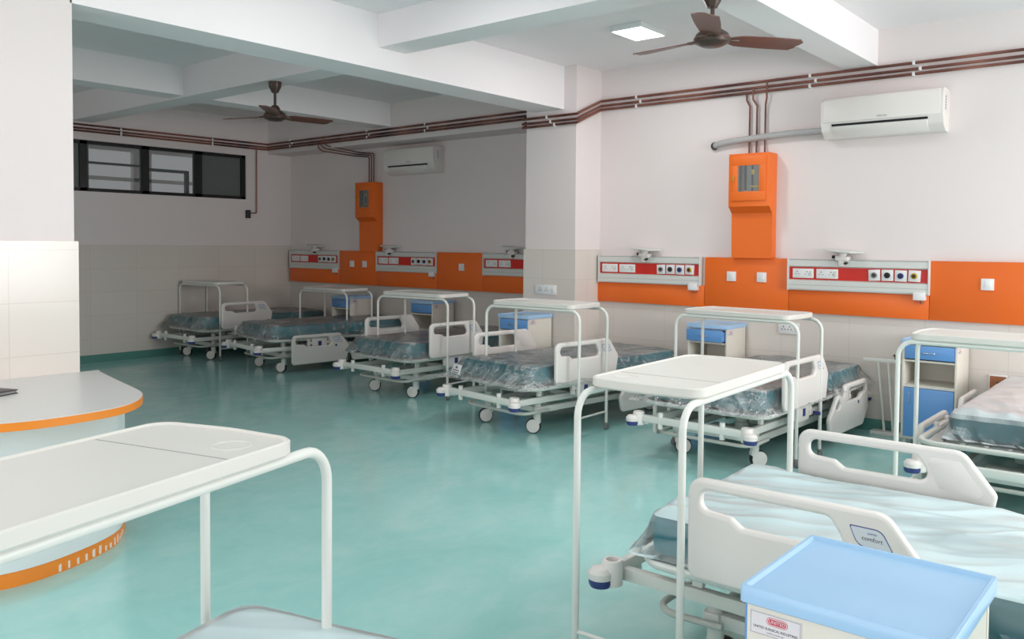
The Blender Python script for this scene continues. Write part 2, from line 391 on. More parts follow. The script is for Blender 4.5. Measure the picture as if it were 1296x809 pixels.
# corridor seen through the window of the left wall
m = MB().box(-13.6, -13.5, -3, 8.1, 0, 2.15).box(-13.6, -13.5, -3, 8.1, 3.0, H+0.1)
for y0, y1 in ((-3, 2.6), (3.9, 4.35), (5.1, 5.35), (6.6, 6.9), (8.0, 8.1)): m.box(-13.6, -13.5, y0, y1, 2.15, 3.0)
m.box(-13.55, -13.5, -3, 8.1, 2.52, 2.58)
struct('corridor_wall', m, WALL)
struct('corridor_ceiling', MB().box(-13.6, -11.2, -3.0, 8.1, H, H+0.1).box(-13.5, -11.25, 5.4, 5.65, 3.05, H).box(-13.5, -11.25, 7.4, 7.6, 3.05, H), CEIL)
# clerestory window in the left wall: black frame, four panes
win = MB()
xa, xb_ = XL-0.09, XL-0.02
win.box(xa, xb_, WY0, WY1, WZ0, WZ0+0.045).box(xa, xb_, WY0, WY1, WZ1-0.045, WZ1)
for y0, y1 in ((WY0, WY0+0.05), (4.70, 4.79), (5.50, 5.60), (6.26, 6.37), (6.995, WY1)): win.box(xa, xb_, y0, y1, WZ0, WZ1)
win.box(xa-0.03, xa+0.02, 4.79, 5.50, 2.545, 2.575).box(xa-0.03, xa+0.02, 5.60, 6.18, 2.505, 2.545).box(xa-0.03, xa+0.02, 6.15, 6.2, WZ0, 2.54)
win.box(xa-0.03, xa+0.02, 4.79, 4.83, WZ0, WZ1)
wo = struct('window_1', win, FRAMEB)
for y0, y1, gm in ((WY0+.05, 4.70, GLASSD), (4.79, 5.50, GLASS), (5.60, 6.26, GLASS), (6.37, 6.995, GLASSD)):
    put('window_pane', MB().box(XL-0.062, XL-0.056, y0, y1, WZ0+.04, WZ1-.04).mesh('window_pane', gm, False), wo)
struct('trim_9', MB().box(XL-0.03, XL+0.03, WY0, 6.72, WZ1+0.005, WZ1+0.03), WALL)

# ------------------------------------------------------------------ hospital beds
def rail_mesh():
    out = fill2([(0.02, -0.01), (0.018, 0.342), (0.665, 0.342), (0.785, 0.19), (0.75, 0.0)], [0.04, 0.055, 0.07, 0.03, 0.05], 7)
    hole = fill2([(0.068, 0.235), (0.068, 0.303), (0.498, 0.303), (0.565, 0.203), (0.215, 0.200), (0.175, 0.228)], [0.03, 0.03, 0.035, 0.05, 0.03, 0.03], 5)
    return curve_mesh('side_rail', [out, hole], 0.036, 0.013, ABS)
def head_rail_mesh():
    out = fill2([(0.03, -0.01), (0.0, 0.13), (0.17, 0.30), (0.22, 0.30), (0.275, 0.25), (0.325, 0.36), (0.81, 0.365), (0.84, 0.12), (0.72, -0.01)], [0.04, 0.04, 0.03, 0.03, 0.02, 0.05, 0.05, 0.04, 0.05], 6)
    hole = fill2([(0.345, 0.225), (0.395, 0.325), (0.775, 0.325), (0.785, 0.265), (0.68, 0.255), (0.64, 0.225)], 0.025, 4)
    h2 = fill2([(0.11, 0.19), (0.185, 0.265), (0.225, 0.22), (0.20, 0.19)], 0.012, 3)
    return curve_mesh('head_side_rail', [out, hole, h2], 0.036, 0.013, ABS)
RAIL = rail_mesh(); RAILH = head_rail_mesh()
def rail_label_meshes():
    o = fill2([(0.560, 0.295), (0.655, 0.294), (0.690, 0.231), (0.585, 0.235)], [0.004, 0.035, 0.004, 0.035], 6)
    cx, cy = 0.622, 0.264
    i = [(cx+(x-cx)*0.94, cy+(y-cy)*0.90) for x, y in o]
    b = MB().prism(o, 0.0170, 0.0186, 'xy').mesh('rail_label', BLUEINK, False)
    f = MB().prism(i, 0.0175, 0.0192, 'xy').mesh('label_film', RAILPAPER, False)
    t1 = text_mesh('UNITED', 0.0075, BLUEINK, 0.0004); t2 = text_mesh('comfort', 0.0185, DARKINK, 0.0004)
    return b, f, t1, t2
RL = rail_label_meshes()
po = fill2([(0.53, 0.302), (0.66, 0.302), (0.745, 0.185), (0.715, 0.165), (0.585, 0.185)], 0.02, 5)
PANEL = MB().prism(po, -0.0200, -0.0172, 'xy', 0.0012).mesh('rail_panel', ABS, True)

def deck_rim():
    c = fillet([(-0.47, 0.01, 0.40), (0.47, 0.01, 0.40), (0.47, 1.95, 0.40), (-0.47, 1.95, 0.40)], 0.11, 7, True)
    return MB().tube(c, 0.021, 10, True, sx=0.75).mesh('platform_rim', WHITE)
BM = {}
BM['rim'] = deck_rim()
def deck(y0, y1):
    b = MB().box(-0.43, 0.43, y0, y1, 0.398, 0.405, 0.002)
    for k in range(7): x = -0.36+0.12*k; b.box(x-0.012, x+0.012, y0+0.02, y1-0.02, 0.405, 0.411, 0.002)
    b.box(-0.43, 0.43, y0, y0+0.03, 0.38, 0.405).box(-0.43, 0.43, y1-0.03, y1, 0.38, 0.405)
    return b.mesh('deck_panel', GREYM)
BM['deck'] = [deck(a, b) for a, b in ((0.05, 0.52), (0.55, 0.90), (0.93, 1.18), (1.21, 1.92))]
b = MB()
for s in (-1, 1): b.box(s*0.36-0.02, s*0.36+0.02, -0.13, 2.0, 0.265, 0.315, 0.006)
for y in (0.6, 1.2, 1.8): b.box(-0.36, 0.36, y-0.02, y+0.02, 0.27, 0.31, 0.005)
for y in (0.2, 0.8, 1.4, 1.85):
    for s in (-1, 1): b.box(s*0.36-0.012, s*0.36+0.012, y-0.02, y+0.02, 0.32, 0.395)
BM['under'] = b.mesh('under_frame', WHITE)
b = MB().box(-0.40, 0.40, -0.018, 0.018, 0.285, 0.335, 0.006)
BM['bar'] = b.mesh('end_bar', WHITE)
b = MB()
b.cyl((0, 0, 0.25), (0, 0, 0.365), 0.019, seg=14)
BM['sock'] = b.mesh('pole_socket', WHITE)
b = MB()
for s in (-1, 1): b.box(s*0.30-0.022, s*0.30+0.022, 0.2, 1.8, 0.17, 0.22, 0.005)
for y in (0.24, 1.76): b.box(-0.34, 0.34, y-0.03, y+0.03, 0.175, 0.225, 0.008)
b.box(-0.2, 0.2, 0.5, 0.6, 0.13, 0.2, 0.01).box(-0.12, 0.12, 1.0, 1.35, 0.13, 0.21, 0.02)
BM['base'] = b.mesh('base_frame', WHITE)
BM['col'] = MB().lathe([(0.05, 0.10), (0.05, 0.24), (0.042, 0.245), (0.042, 0.385)]).mesh('lift_column', GREYM)
b = MB().tube(fillet([(-0.37, 0.30, 0.20), (-0.37, 0.02, 0.19), (0.37, 0.02, 0.19), (0.37, 0.30, 0.20)], 0.10, 7), 0.013, 10)
BM['pedal'] = b.mesh('brake_pedal_bar', GREYM)
# bumper corner: white socket with a navy roller below its outer side
b = MB().lathe([(0.030, -0.055), (0.040, -0.05), (0.042, 0.035), (0.036, 0.045), (0.024, 0.045), (0.022, 0.0)], seg=20)
b.lathe([(0.02, -0.026), (0.047, -0.024), (0.048, 0.0), (0.034, 0.016), (0.01, 0.020)], c=(0.036, -0.030, 0), seg=20)
BM['bump'] = b.mesh('corner_bumper', ABS)
BM['roll'] = MB().lathe([(0.02, -0.056), (0.040, -0.054), (0.0455, -0.042), (0.0455, -0.026), (0.02, -0.024)], c=(0.036, -0.030, 0), seg=20).mesh('bumper_roller', NAVY)
# caster: stem + fork (origin at floor contact below stem), wheel offset backwards
b = MB().cyl((0, 0, 0.10), (0, 0, 0.27), 0.031, seg=18)
b.prism([(-0.03, 0.115), (0.03, 0.115), (0.03, 0.07), (0.055, 0.055), (0.045, 0.045), (0.0, 0.06), (-0.03, 0.09)], -0.026, 0.026, 'xz', 0.004)
BM['cast'] = b.mesh('caster', WHITE)
b = MB()
for s in (-1, 1): b.lathe([(0.0555, s*0.020), (0.054, s*0.026), (0.02, s*0.029), (0.006, s*0.029)], c=(0.03, 0, 0.0625), axis='y', seg=28)
BM['disc'] = b.mesh('wheel_disc', ABS)
BM['tyre'] = MB().lathe([(0.054, -0.023), (0.059, -0.023), (0.0625, -0.014), (0.0625, 0.014), (0.059, 0.023), (0.054, 0.023)], c=(0.03, 0, 0.0625), axis='y', seg=28).mesh('tyre', DARK)
b = MB().box(-0.02, 0.02, -0.10, 0.10, 0.30, 0.44, 0.008).box(-0.012, 0.012, -0.16, -0.12, 0.32, 0.46, 0.004).box(-0.012, 0.012, 0.12, 0.16, 0.32, 0.46, 0.004)
b.box(-0.015, 0.015, -0.16, 0.16, 0.36, 0.385)
BM['mount'] = b.mesh('rail_mount', ABS)
BM['mlab'] = MB().box(-0.003, 0.003, -0.022, 0.022, 0.335, 0.39).mesh('mount_label', NAVY, False)
BM['lever'] = MB().cyl((0, 0, 0.36), (0.05, 0, 0.36), 0.014, seg=12).mesh('release_knob', NAVY)

def bed(x, y, rot, label, rails=('up', 'up', 'down', 'down'), swivel=R(218)):
    """foot centre at (x,y); +y local runs to the head. rails: foot-left, foot-right, head-left, head-right"""
    t = thing('hospital_bed', label, 'bed', (x, y, 0), rot, 'hospital beds of the ward')
    put('under_frame', BM['under'], t); put('base_frame', BM['base'], t); put('platform_rim', BM['rim'], t)
    for d in BM['deck']: put('deck_panel', d, t)
    put('end_bar', BM['bar'], t, (0, -0.13, 0)); put('end_bar', BM['bar'], t, (0, 2.0, 0))
    put('pole_socket', BM['sock'], t, (-0.24, -0.13, 0)); put('pole_socket', BM['sock'], t, (0.24, -0.13, 0))
    put('lift_column', BM['col'], t, (0.05, 0.55, 0)); put('lift_column', BM['col'], t, (0.05, 1.5, 0))
    put('brake_pedal_bar', BM['pedal'], t)
    for sx_, yy, rz in ((1, -0.13, 0), (-1, -0.13, -pi/2), (1, 2.0, pi/2), (-1, 2.0, pi)):
        c = put('corner_bumper', BM['bump'], t, (sx_*0.42, yy, 0.31), (0, 0, rz)); put('bumper_roller', BM['roll'], c)
    rng = random.Random(int(x*100)+int(y*10))
    for sx_, yy in ((1, 0.24), (-1, 0.24), (1, 1.76), (-1, 1.76)):
        c = put('caster', BM['cast'], t, (sx_*0.30, yy, 0), (0, 0, swivel-rot+rng.uniform(-0.25, 0.25)))
        put('wheel_disc', BM['disc'], c); put('tyre', BM['tyre'], c)
    k = 0
    for ypos, s in ((0.215, -1), (0.215, 1), (1.02, -1), (1.02, 1)):
        st = rails[k]; head = k > 1; k += 1
        if st == 'none': continue
        z = 0.42 if st == 'up' else 0.115
        xo = 0.505 if st == 'up' else 0.515
        # rail mesh: x along the bed, y up, z thickness
        o = put('side_rail', RAILH if head else RAIL, t, (s*xo, ypos, z), (pi/2, 0, pi/2))
        if not head:
            put('rail_panel', PANEL, o).scale = (1, 1, s)
            L = put('rail_label', RL[0], o, label='blue-edged label'); L.scale = (1, 1, s)
            F = put('label_film', RL[1], o); F.scale = (1, 1, s)
            ry = 0 if s > 0 else pi
            put('logo_lettering', RL[2], o, (0.628, 0.277, s*0.0193), (0, ry, R(-1))); put('logo_lettering', RL[3], o, (0.628, 0.261, s*0.0193), (0, ry, R(-2)))
        m_ = put('rail_mount', BM['mount'], t, (s*0.475, ypos+0.40, 0 if st == 'up' else -0.02))
        put('mount_label', BM['mlab'], m_, (s*0.02, 0, 0)); put('release_knob', BM['lever'], m_, (s*0.01, 0.2, -0.03), (0, 0, 0 if s > 0 else pi))
    return t

# mattress: teal block in a polythene sleeve
def mattress_mesh(W, L, Hh):
    return MB().box(-W/2, W/2, 0, L, 0, Hh, 0.035, seg=4).mesh('mattress', TEAL)
def cover_mesh(W, L, Hh, seed, flare=0.06, rough=0.016, tail=0.10, m=PLASTIC, drop=0.0, sag=0.02, fold=0.0, nr=0):
    """loose sleeve: rings from the middle of the top outwards and down the sides, displaced into folds"""
    bm = bmesh.new(); nu = 280
    def rr_pt(t, hx, hy, rc):
        # point on rounded rectangle, t in [0,1)
        per = 4*(hx+hy)-8*rc+2*pi*rc; d = t*per
        segs = [('l', (hx, -hy+rc), (0, 1), 2*hy-2*rc), ('a', (hx-rc, hy-rc), 0), ('l', (hx-rc, hy), (-1, 0), 2*hx-2*rc), ('a', (-hx+rc, hy-rc), pi/2),
                ('l', (-hx, hy-rc), (0, -1), 2*hy-2*rc), ('a', (-hx+rc, -hy+rc), pi), ('l', (-hx+rc, -hy), (1, 0), 2*hx-2*rc), ('a', (hx-rc, -hy+rc), 1.5*pi)]
        for s in segs:
            ln = s[3] if s[0] == 'l' else rc*pi/2
            if d <= ln:
                if s[0] == 'l': return s[1][0]+s[2][0]*d, s[1][1]+s[2][1]*d
                a = s[2]+d/rc; return s[1][0]+rc*cos(a), s[1][1]+rc*sin(a)
            d -= ln
        return hx, -hy+rc
    prof = []   # (inset, z, loose)
    for f in (0.02, 0.12, 0.24, 0.36, 0.48, 0.6, 0.7, 0.8, 0.88, 0.94): prof.append((1-f, Hh+0.008, 0.5))
    if nr: prof = [(1-(0.02+0.93*k/nr), Hh+0.008, 0.5) for k in range(nr+1)]
    side = [(-0.004, Hh-0.005, 0.6), (0.008, Hh-0.03, 0.9)]
    for k in range(1, 7): f = k/6; side.append((0.008+flare*f**1.4, Hh-0.03-(Hh-0.02-0.0+drop)*f, 0.9+0.8*f))
    rings = []
    hx, hy = W/2+0.012, L/2+0.012
    for pr in prof:
        ring = []
        for i in range(nu):
            t = i/nu; x, y = rr_pt(t, hx, hy, 0.05); k = 1-pr[0]
            x *= k; y = y*k if hy < hx else (y-0*y)*k
            p = V((x, y, 0)); q = p*3.2+V((seed*7.1, seed*3.3, 0))
            z = pr[1]+rough*0.9*(noise.noise(q)+0.6*noise.noise(q*2.3))*pr[2] - sag*max(0, (abs(x)/hx)**6)*0.5
            if fold:
                e = math.exp(-max(0, y+hy)/0.45)
                rg_ = 1-abs(noise.noise(V((x*6.5+y*3.2, y*1.3-x*0.6, seed))))*2.2
                r2_ = 1-abs(noise.noise(V((x*3.0+y*2.4, y*0.7-x*0.3, seed+5))))*2.6
                z += fold*(max(0, rg_)**2*(0.05+1.0*e)+max(0, r2_)**3*0.32)
            ring.append(bm.verts.new((x, y+L/2, max(z, Hh+0.002 if k < 0.9 else z))))
        rings.append(ring)
    for (off, z, lo) in side:
        ring = []
        for i in range(nu):
            t = i/nu; x, y = rr_pt(t, hx+max(off, 0)*0.6, hy+off*1.0, 0.06); y = min(y, hy+0.01)
            d = V((x, y, 0)).normalized(); ang = t*2*pi
            q = V((x*5.5+seed*2.7, y*5.5-seed, z*2.0))
            f = (noise.noise(q)+0.5*noise.noise(q*2.6+V((9, 1, 4))))*rough*lo*1.5
            rid = max(0, 1-abs(noise.noise(V((x*9+seed, y*9, z*1.2))))*3.0)**2
            f += rid*0.020*lo*min(1, max(0, (Hh-z)/0.1))*(1 if rough > 0.03 else 0.5)
            if off < 0.0: f *= 0.3
            if abs(y) < hy-0.1: f = min(f, 0.012)  # stay inside the rails along the sides
            f = max(f, -0.006)
            zz = z+0.012*noise.noise(q*1.3+V((3, 3, 3)))*lo*(1 if z < Hh-0.05 else 0.2)
            ring.append(bm.verts.new((x+d.x*f, y+L/2+d.y*f, max(zz, -drop-0.0+0.004))))
        rings.append(ring)
    bm.faces.new(rings[0])
    for A, B in zip(rings, rings[1:]):
        for i in range(nu):
            j = (i+1) % nu; bm.faces.new((A[i], B[i], B[j], A[j]))
    bmesh.ops.recalc_face_normals(bm, faces=bm.faces)
    me = bpy.data.meshes.new('plastic_cover'); bm.to_mesh(me); bm.free(); me.materials.append(m)
    for p in me.polygons: p.use_smooth = True
    return me
MW, ML, MH = 0.87, 1.87, 0.155
MATT = mattress_mesh(MW, ML, MH)
COV = [cover_mesh(MW, ML, MH, s, flare=fl, rough=0.034, m=PLASTIC) for s, fl in ((1, 0.17), (2, 0.11), (3, 0.13))]
COVM = [cover_mesh(MW, ML, MH, s, flare=0.04, rough=0.026, m=q, fold=0.021, nr=44) for s, q in ((5, MILKY), (6, WHITEP))]
COVM.append(cover_mesh(MW, ML, MH, 8, flare=0.04, rough=0.014, m=MILKY))
TAG = [MB().box(-0.075, 0.075, -0.002, 0.002, -0.055, 0.055, 0.001).mesh('paper_tag', PLATE)]
b = MB().prism([(-0.02, 0.02), (0.02, 0.02), (0.0, 0.045)], -0.0032, -0.0018, 'xz').box(-0.055, 0.055, -0.0032, -0.0018, 0.0, 0.007).box(-0.05, 0.05, -0.0032, -0.0018, -0.018, -0.012).box(-0.05, 0.035, -0.0032, -0.0018, -0.034, -0.029)
TAG.append(b.mesh('tag_print', DARKINK, False))
def mattress(x, y, rot, label, cov, off=(0, 0.04), tag=False):
    o = V((off[0], off[1], 0)); c, s = cos(rot), sin(rot)
    t = put('mattress', MATT, None, (x+c*o.x-s*o.y, y+s*o.x+c*o.y, 0.419), (0, 0, rot), label, 'mattress', 'plastic wrapped mattresses')
    put('plastic_cover', cov, t, label='clear wrinkled polythene sleeve')
    if tag:
        g = put('paper_tag', TAG[0], t, (-0.36, -0.125, 0.055), (R(-18), 0, R(-12)), label='white paper tag on the plastic')
        put('tag_print', TAG[1], g)
    return t

beds = [
 # x, y, rot, bed label, rails, mattress label, cover, mattress offset
 (-10.44, 5.77, 0.0, 'white hospital bed farthest away, against the left wall below the dark window', ('down', 'up', 'down', 'down'),
  'plastic-wrapped teal mattress on the farthest bed, beside the left wall', COV[1], (0, 0.04)),
 (-8.87, 5.79, R(-9), 'white hospital bed with its front side rail lowered, second from the left wall', ('down', 'down', 'down', 'down'),
  'plastic-wrapped teal mattress on the bed whose front side rail hangs low', COV[2], (0, 0.04)),
 (-6.457, 5.645, R(-2), 'white hospital bed with both foot rails up, third from the left wall', ('up', 'up', 'down', 'down'),
  'plastic-wrapped teal mattress on the third bed from the left wall', COV[1], (0, 0.04)),
 (-4.575, 5.23, R(-7.5), 'white hospital bed with raised foot rails standing in front of the tiled pillar', ('up', 'up', 'down', 'down'),
  'teal mattress in crumpled clear plastic on the bed in front of the pillar', COV[0], (0, 0.04)),
 (-2.75, 5.37, R(-1.5), 'white hospital bed behind the near overbed table, beneath the orange valve cabinet', ('down', 'up', 'down', 'down'),
  'teal mattress in clear plastic on the bed beneath the orange valve cabinet', COV[2], (0, 0.04)),
 (-0.86, 5.36, 0.0, 'white hospital bed at the right edge, beside the tall blue and cream locker', ('down', 'down', 'down', 'down'),
  'teal mattress with white plastic top pushed up the bed at the right edge', COVM[1], (0.12, 0.15)),
 (-1.605, 3.11, -pi/2+R(0.3), 'large white hospital bed in the right foreground, lying across the view', ('up', 'up', 'down', 'down'),
  'teal mattress under milky wrinkled plastic on the right foreground bed', COVM[0], (0, 0.04)),
]
for bx, by, br, bl, rails, ml, cv, off in beds:
    bed(bx, by, br, bl, rails, R(40) if bx > -3 else R(218)); mattress(bx, by, br, ml, cv, off, tag=abs(bx+4.575) < .01 or abs(bx+8.87) < .01)

# ------------------------------------------------------------------ overbed tables
TT = {}
hw, hl = 0.225, 0.425
o = fill2([(-hl, -hw), (hl, -hw), (hl+0.02, 0), (hl, hw), (-hl, hw), (-hl-0.02, 0)], [0.06, 0.06, 0.5, 0.06, 0.06, 0.5], 8)
i_ = [(x*0.972, y*0.95) for x, y in o]
b = MB(); bm_ = b.bm
def ring(pts, z): return [bm_.verts.new((x, y, z)) for x, y in pts]
r1 = ring([(x*0.985, y*0.97) for x, y in o], 1.030); r2 = ring(o, 1.037); r3 = ring(o, 1.064); r4 = ring([(x*0.99, y*0.982) for x, y in o], 1.068); r5 = ring([(x*0.98, y*0.965) for x, y in o], 1.068); r6 = ring(i_, 1.0625)
for A, B in zip((r1, r2, r3, r4, r5), (r2, r3, r4, r5, r6)):
    for k in range(len(A)):
        j = (k+1) % len(A); bm_.faces.new((A[k], A[j], B[j], B[k]))
bm_.faces.new(r1[::-1])
CX, CY, CR = 0.315, -0.12, 0.042
cir = [bm_.verts.new((CX+CR*cos(2*pi*k/28), CY+CR*sin(2*pi*k/28), 1.0625)) for k in range(28)]
ed = []
for lp in (r6, cir):
    for k in range(len(lp)):
        a_, b_ = lp[k], lp[(k+1) % len(lp)]
        ed.append(bm_.edges.get((a_, b_)) or bm_.edges.new((a_, b_)))
bmesh.ops.triangle_fill(bm_, use_beauty=True, use_dissolve=False, edges=ed, normal=(0, 0, 1))
TT['tray'] = b.mesh('tray', TRAYM)
TT['seam'] = MB().box(0.213, 0.216, -0.205, 0.205, 1.0600, 1.0631).mesh('tray_seam', GREYINK, False)
b = MB().lathe([(0.046, 1.0622), (0.045, 1.0638), (0.042, 1.0638), (0.040, 1.056), (0.036, 1.052), (0.004, 1.0515)], c=(CX, CY, 0), seg=28)
TT['cup'] = b.mesh('cup_recess', TRAYM)
b = MB().tube(fillet([(-0.49, 0, 0.055), (-0.49, 0, 1.019), (0.49, 0, 1.019), (0.49, 0, 0.055)], 0.085, 8), 0.0130, 12)
TT['u'] = b.mesh('tube_frame', WHITE)
def uframe(L): return MB().tube(fillet([(-L, 0, 0.055), (-L, 0, 1.019), (L, 0, 1.019), (L, 0, 0.055)], 0.085, 8), 0.0130, 12).mesh('tube_frame', WHITE)
TT['bar'] = MB().cyl((0, -0.205, 0.155), (0, 0.205, 0.155), 0.0085, seg=10).mesh('foot_bar', WHITE)
b = MB().lathe([(0.016, 0.062), (0.018, 0.05), (0.012, 0.048)], seg=12)
b.lathe([(0.014, -0.016), (0.024, -0.013), (0.026, 0.0), (0.024, 0.013), (0.014, 0.016)], c=(0.008, 0, 0.026), axis='y', seg=16)
TT['cast'] = b.mesh('caster', GREYR)
def overbed(x, y, rot, label, dz=0.0, flip=False, L=0.49):
    um = TT['u'] if L == 0.49 else uframe(L)
    t = thing('overbed_table', label, 'table', (x, y, 0), rot, 'white overbed tables')
    tr = put('tray', TT['tray'], t, (0, 0, dz), (0, 0, pi if flip else 0))
    put('tray_seam', TT['seam'], tr, label='dark seam line across the tray'); put('cup_recess', TT['cup'], tr)
    for s in (-1, 1):
        u = put('tube_frame', um, t, (0, s*0.205, 0))
        if dz: u.scale.z = (1.012+dz)/1.012
        put('foot_bar', TT['bar'], t, (s*L, 0, 0))
        for q in (-1, 1): put('caster', TT['cast'], t, (q*L, s*0.205, 0), (0, 0, 0.6*q+s), label='small grey caster')
    return t
overbed(-10.46, 6.2, R(1), 'white overbed table over the farthest bed, next to the left wall', -0.04)
overbed(-8.95, 7.08, 0, 'white overbed table over the second bed from the left wall', -0.10)
overbed(-6.33, 6.18, R(3), 'white overbed table over the third bed from the left wall', -0.02)
overbed(-4.387, 5.715, R(1), 'white overbed table over the bed in front of the tiled pillar', flip=True)
overbed(-2.703, 6.016, R(-2.4), 'white overbed table below the orange cabinet, over the bed by the wall', flip=True)
overbed(-0.885, 5.3, 0, 'white overbed table at the right edge, before the tall locker')
overbed(-1.557, 2.987, R(92.5), 'large white overbed table in the centre right foreground', flip=True, L=0.52)
overbed(-1.765, 0.735, R(104.7), 'large white overbed table in the left foreground, cut by the frame', 0.02, L=0.555)

# ------------------------------------------------------------------ bedside lockers
LK = {}
LW, LD, LH = 0.40, 0.40, 0.84
z0 = 0.06
b = MB()
b.box(-LW/2+0.004, -LW/2+0.022, -LD/2+0.01, LD/2-0.01, z0, LH-0.035, 0.002).box(LW/2-0.022, LW/2-0.004, -LD/2+0.01, LD/2-0.01, z0, LH-0.035, 0.002)
b.box(-LW/2+0.02, LW/2-0.02, LD/2-0.03, LD/2-0.012, z0, LH-0.035)
b.box(-LW/2+0.02, LW/2-0.02, -LD/2+0.012, LD/2-0.02, z0, z0+0.02)
b.box(-LW/2+0.02, LW/2-0.02, -LD/2+0.012, LD/2-0.02, 0.465, 0.485)
b.box(-LW/2+0.02, LW/2-0.02, -LD/2+0.012, LD/2-0.02, 0.665, 0.68)
b.box(-LW/2+0.02, LW/2-0.02, -LD/2+0.03, LD/2-0.02, LH-0.05, LH-0.035)
LK['car'] = b.mesh('carcass', CREAM)
b = MB(); bm_ = b.bm
o = fill2([(-LW/2-0.004, -LD/2-0.004), (LW/2+0.004, -LD/2-0.004), (LW/2+0.004, LD/2+0.004), (-LW/2-0.004, LD/2+0.004)], 0.008, 3)
def rg(k, z): return [bm_.verts.new((x*k, y*k, z)) for x, y in o]
rs = [rg(0.985, LH-0.037), rg(1.0, LH-0.034), rg(1.0, LH-0.003), rg(0.99, LH), rg(0.955, LH), rg(0.93, LH-0.008)]
for A, B in zip(rs, rs[1:]):
    for k in range(len(A)):
        j = (k+1) % len(A); bm_.faces.new((A[k], A[j], B[j], B[k]))
bm_.faces.new(rs[0][::-1]); bm_.faces.new(rs[-1])
LK['top'] = b.mesh('locker_top', BLUET)
LK['drw'] = MB().box(-LW/2+0.024, LW/2-0.024, -LD/2-0.004, -LD/2+0.012, 0.69, LH-0.045, 0.003).box(-LW/2+0.03, LW/2-0.03, -LD/2+0.01, LD/2-0.05, 0.695, LH-0.06).mesh('drawer', BLUEL)
LK['door'] = MB().box(-LW/2+0.024, LW/2-0.024, -LD/2-0.004, -LD/2+0.012, z0+0.022, 0.462, 0.003).mesh('door', BLUEL)
LK['han'] = MB().tube(fillet([(-0.045, 0, 0), (-0.045, -0.022, 0), (0.045, -0.022, 0), (0.045, 0, 0)], 0.01, 4), 0.004, 8).mesh('handle', CHROME)
LK['foot'] = MB().lathe([(0.018, 0.0), (0.02, 0.004), (0.016, 0.02), (0.012, 0.06)], seg=14).mesh('foot', GREYM)
LK['lab'] = MB().box(-0.0008, 0.0008, -0.055, 0.055, -0.024, 0.024).mesh('maker_label', PAPER, False)
b = MB()
for (y0_, y1_, a, c) in ((-0.053, 0.053, 0.0215, 0.0225), (-0.053, 0.053, -0.0225, -0.0215), (-0.053, -0.052, -0.0225, 0.0225), (0.052, 0.053, -0.0225, 0.0225)): b.box(0.0008, 0.0012, y0_, y1_, a, c)
LK['brd'] = b.mesh('label_border', GREYINK, False)
def stadium(w_, h_, r_): return fill2([(-w_, -h_), (w_, -h_), (w_, h_), (-w_, h_)], r_, 5)
b = MB().prism(stadium(0.0225, 0.0085, 0.0082), 0.0008, 0.0010, 'yz'); LK['lg1'] = b.mesh('label_logo', REDINK, False)
LK['lg2'] = MB().prism(stadium(0.0212, 0.0072, 0.0068), 0.0009, 0.0012, 'yz').mesh('label_logo', PAPER, False)
LK['lg3'] = MB().prism(stadium(0.0195, 0.0057, 0.0054), 0.0011, 0.0014, 'yz').mesh('label_logo', REDINK, False)
LK['t1'] = text_mesh('UNITED', 0.0098, PAPER, 0.0003); LK['t2'] = text_mesh('UNITED SURGICAL INDUSTRIES', 0.0072, DARKINK, 0.0003, sx=0.92)
LK['t3'] = text_mesh('HOSPITAL FURNITURE', 0.0036, GREYINK, 0.0003)
def locker(x, y, rot, label, pull=0.0):
    t = thing('bedside_locker', label, 'locker', (x, y, 0), rot, 'blue and cream bedside lockers')
    put('carcass', LK['car'], t, label='cream laminate body'); put('locker_top', LK['top'], t, label='pale blue moulded top')
    d = put('drawer', LK['drw'], t, (0, -pull, 0)); put('handle', LK['han'], d, (0, -LD/2-0.004, 0.742))
    d = put('door', LK['door'], t); put('handle', LK['han'], d, (-0.13, -LD/2-0.004, 0.39), (0, pi/2, 0))
    for sx_ in (-1, 1):
        for sy_ in (-1, 1): put('foot', LK['foot'], t, (sx_*0.17, sy_*0.17, 0))
    # label on the right-hand side panel, near its front upper corner
    xl = LW/2-0.004
    lb = put('maker_label', LK['lab'], t, (xl+0.0006, -LD/2+0.072, LH-0.072), label='white sticker with red oval logo')
    put('label_border', LK['brd'], lb); 
    for k in ('lg1', 'lg2', 'lg3'): put('label_logo', LK[k], lb, (0, 0.004, 0.009))
    rx = (pi/2, 0, pi/2)
    put('label_text', LK['t1'], lb, (0.0015, 0.004, 0.009), rx); put('label_text', LK['t2'], lb, (0.0010, 0, -0.008), rx); put('label_text', LK['t3'], lb, (0.0010, 0, -0.0165), rx)
    return t
locker(-9.06, 7.45, 0, 'blue and cream locker between the first two beds from the left wall')
locker(-7.62, 7.56, 0, 'blue and cream locker between the second and third beds from the left wall')
locker(-5.45, 6.755, 0, 'blue and cream locker standing against the tiled pillar')
locker(-3.53, 7.2, 0, 'blue and cream locker with open drawer under the orange panel', 0.05)
locker(-1.665, 7.2, 0, 'blue and cream locker with open shelf by the right edge bed')
locker(-0.545, 1.857, -pi/2, 'large blue-topped cream locker in the bottom right foreground')

# ------------------------------------------------------------------ foreground bed at the bottom edge (only its mattress corner shows)
bed(-1.93, 0.84, -pi/2+0.255, 'white hospital bed below the left foreground table, mostly out of frame', ('down', 'down', 'down', 'down'))
mattress(-1.93, 0.84, -pi/2+0.255, 'plastic-wrapped mattress corner at the bottom edge, left of centre', COVM[2], (0, 0.04))

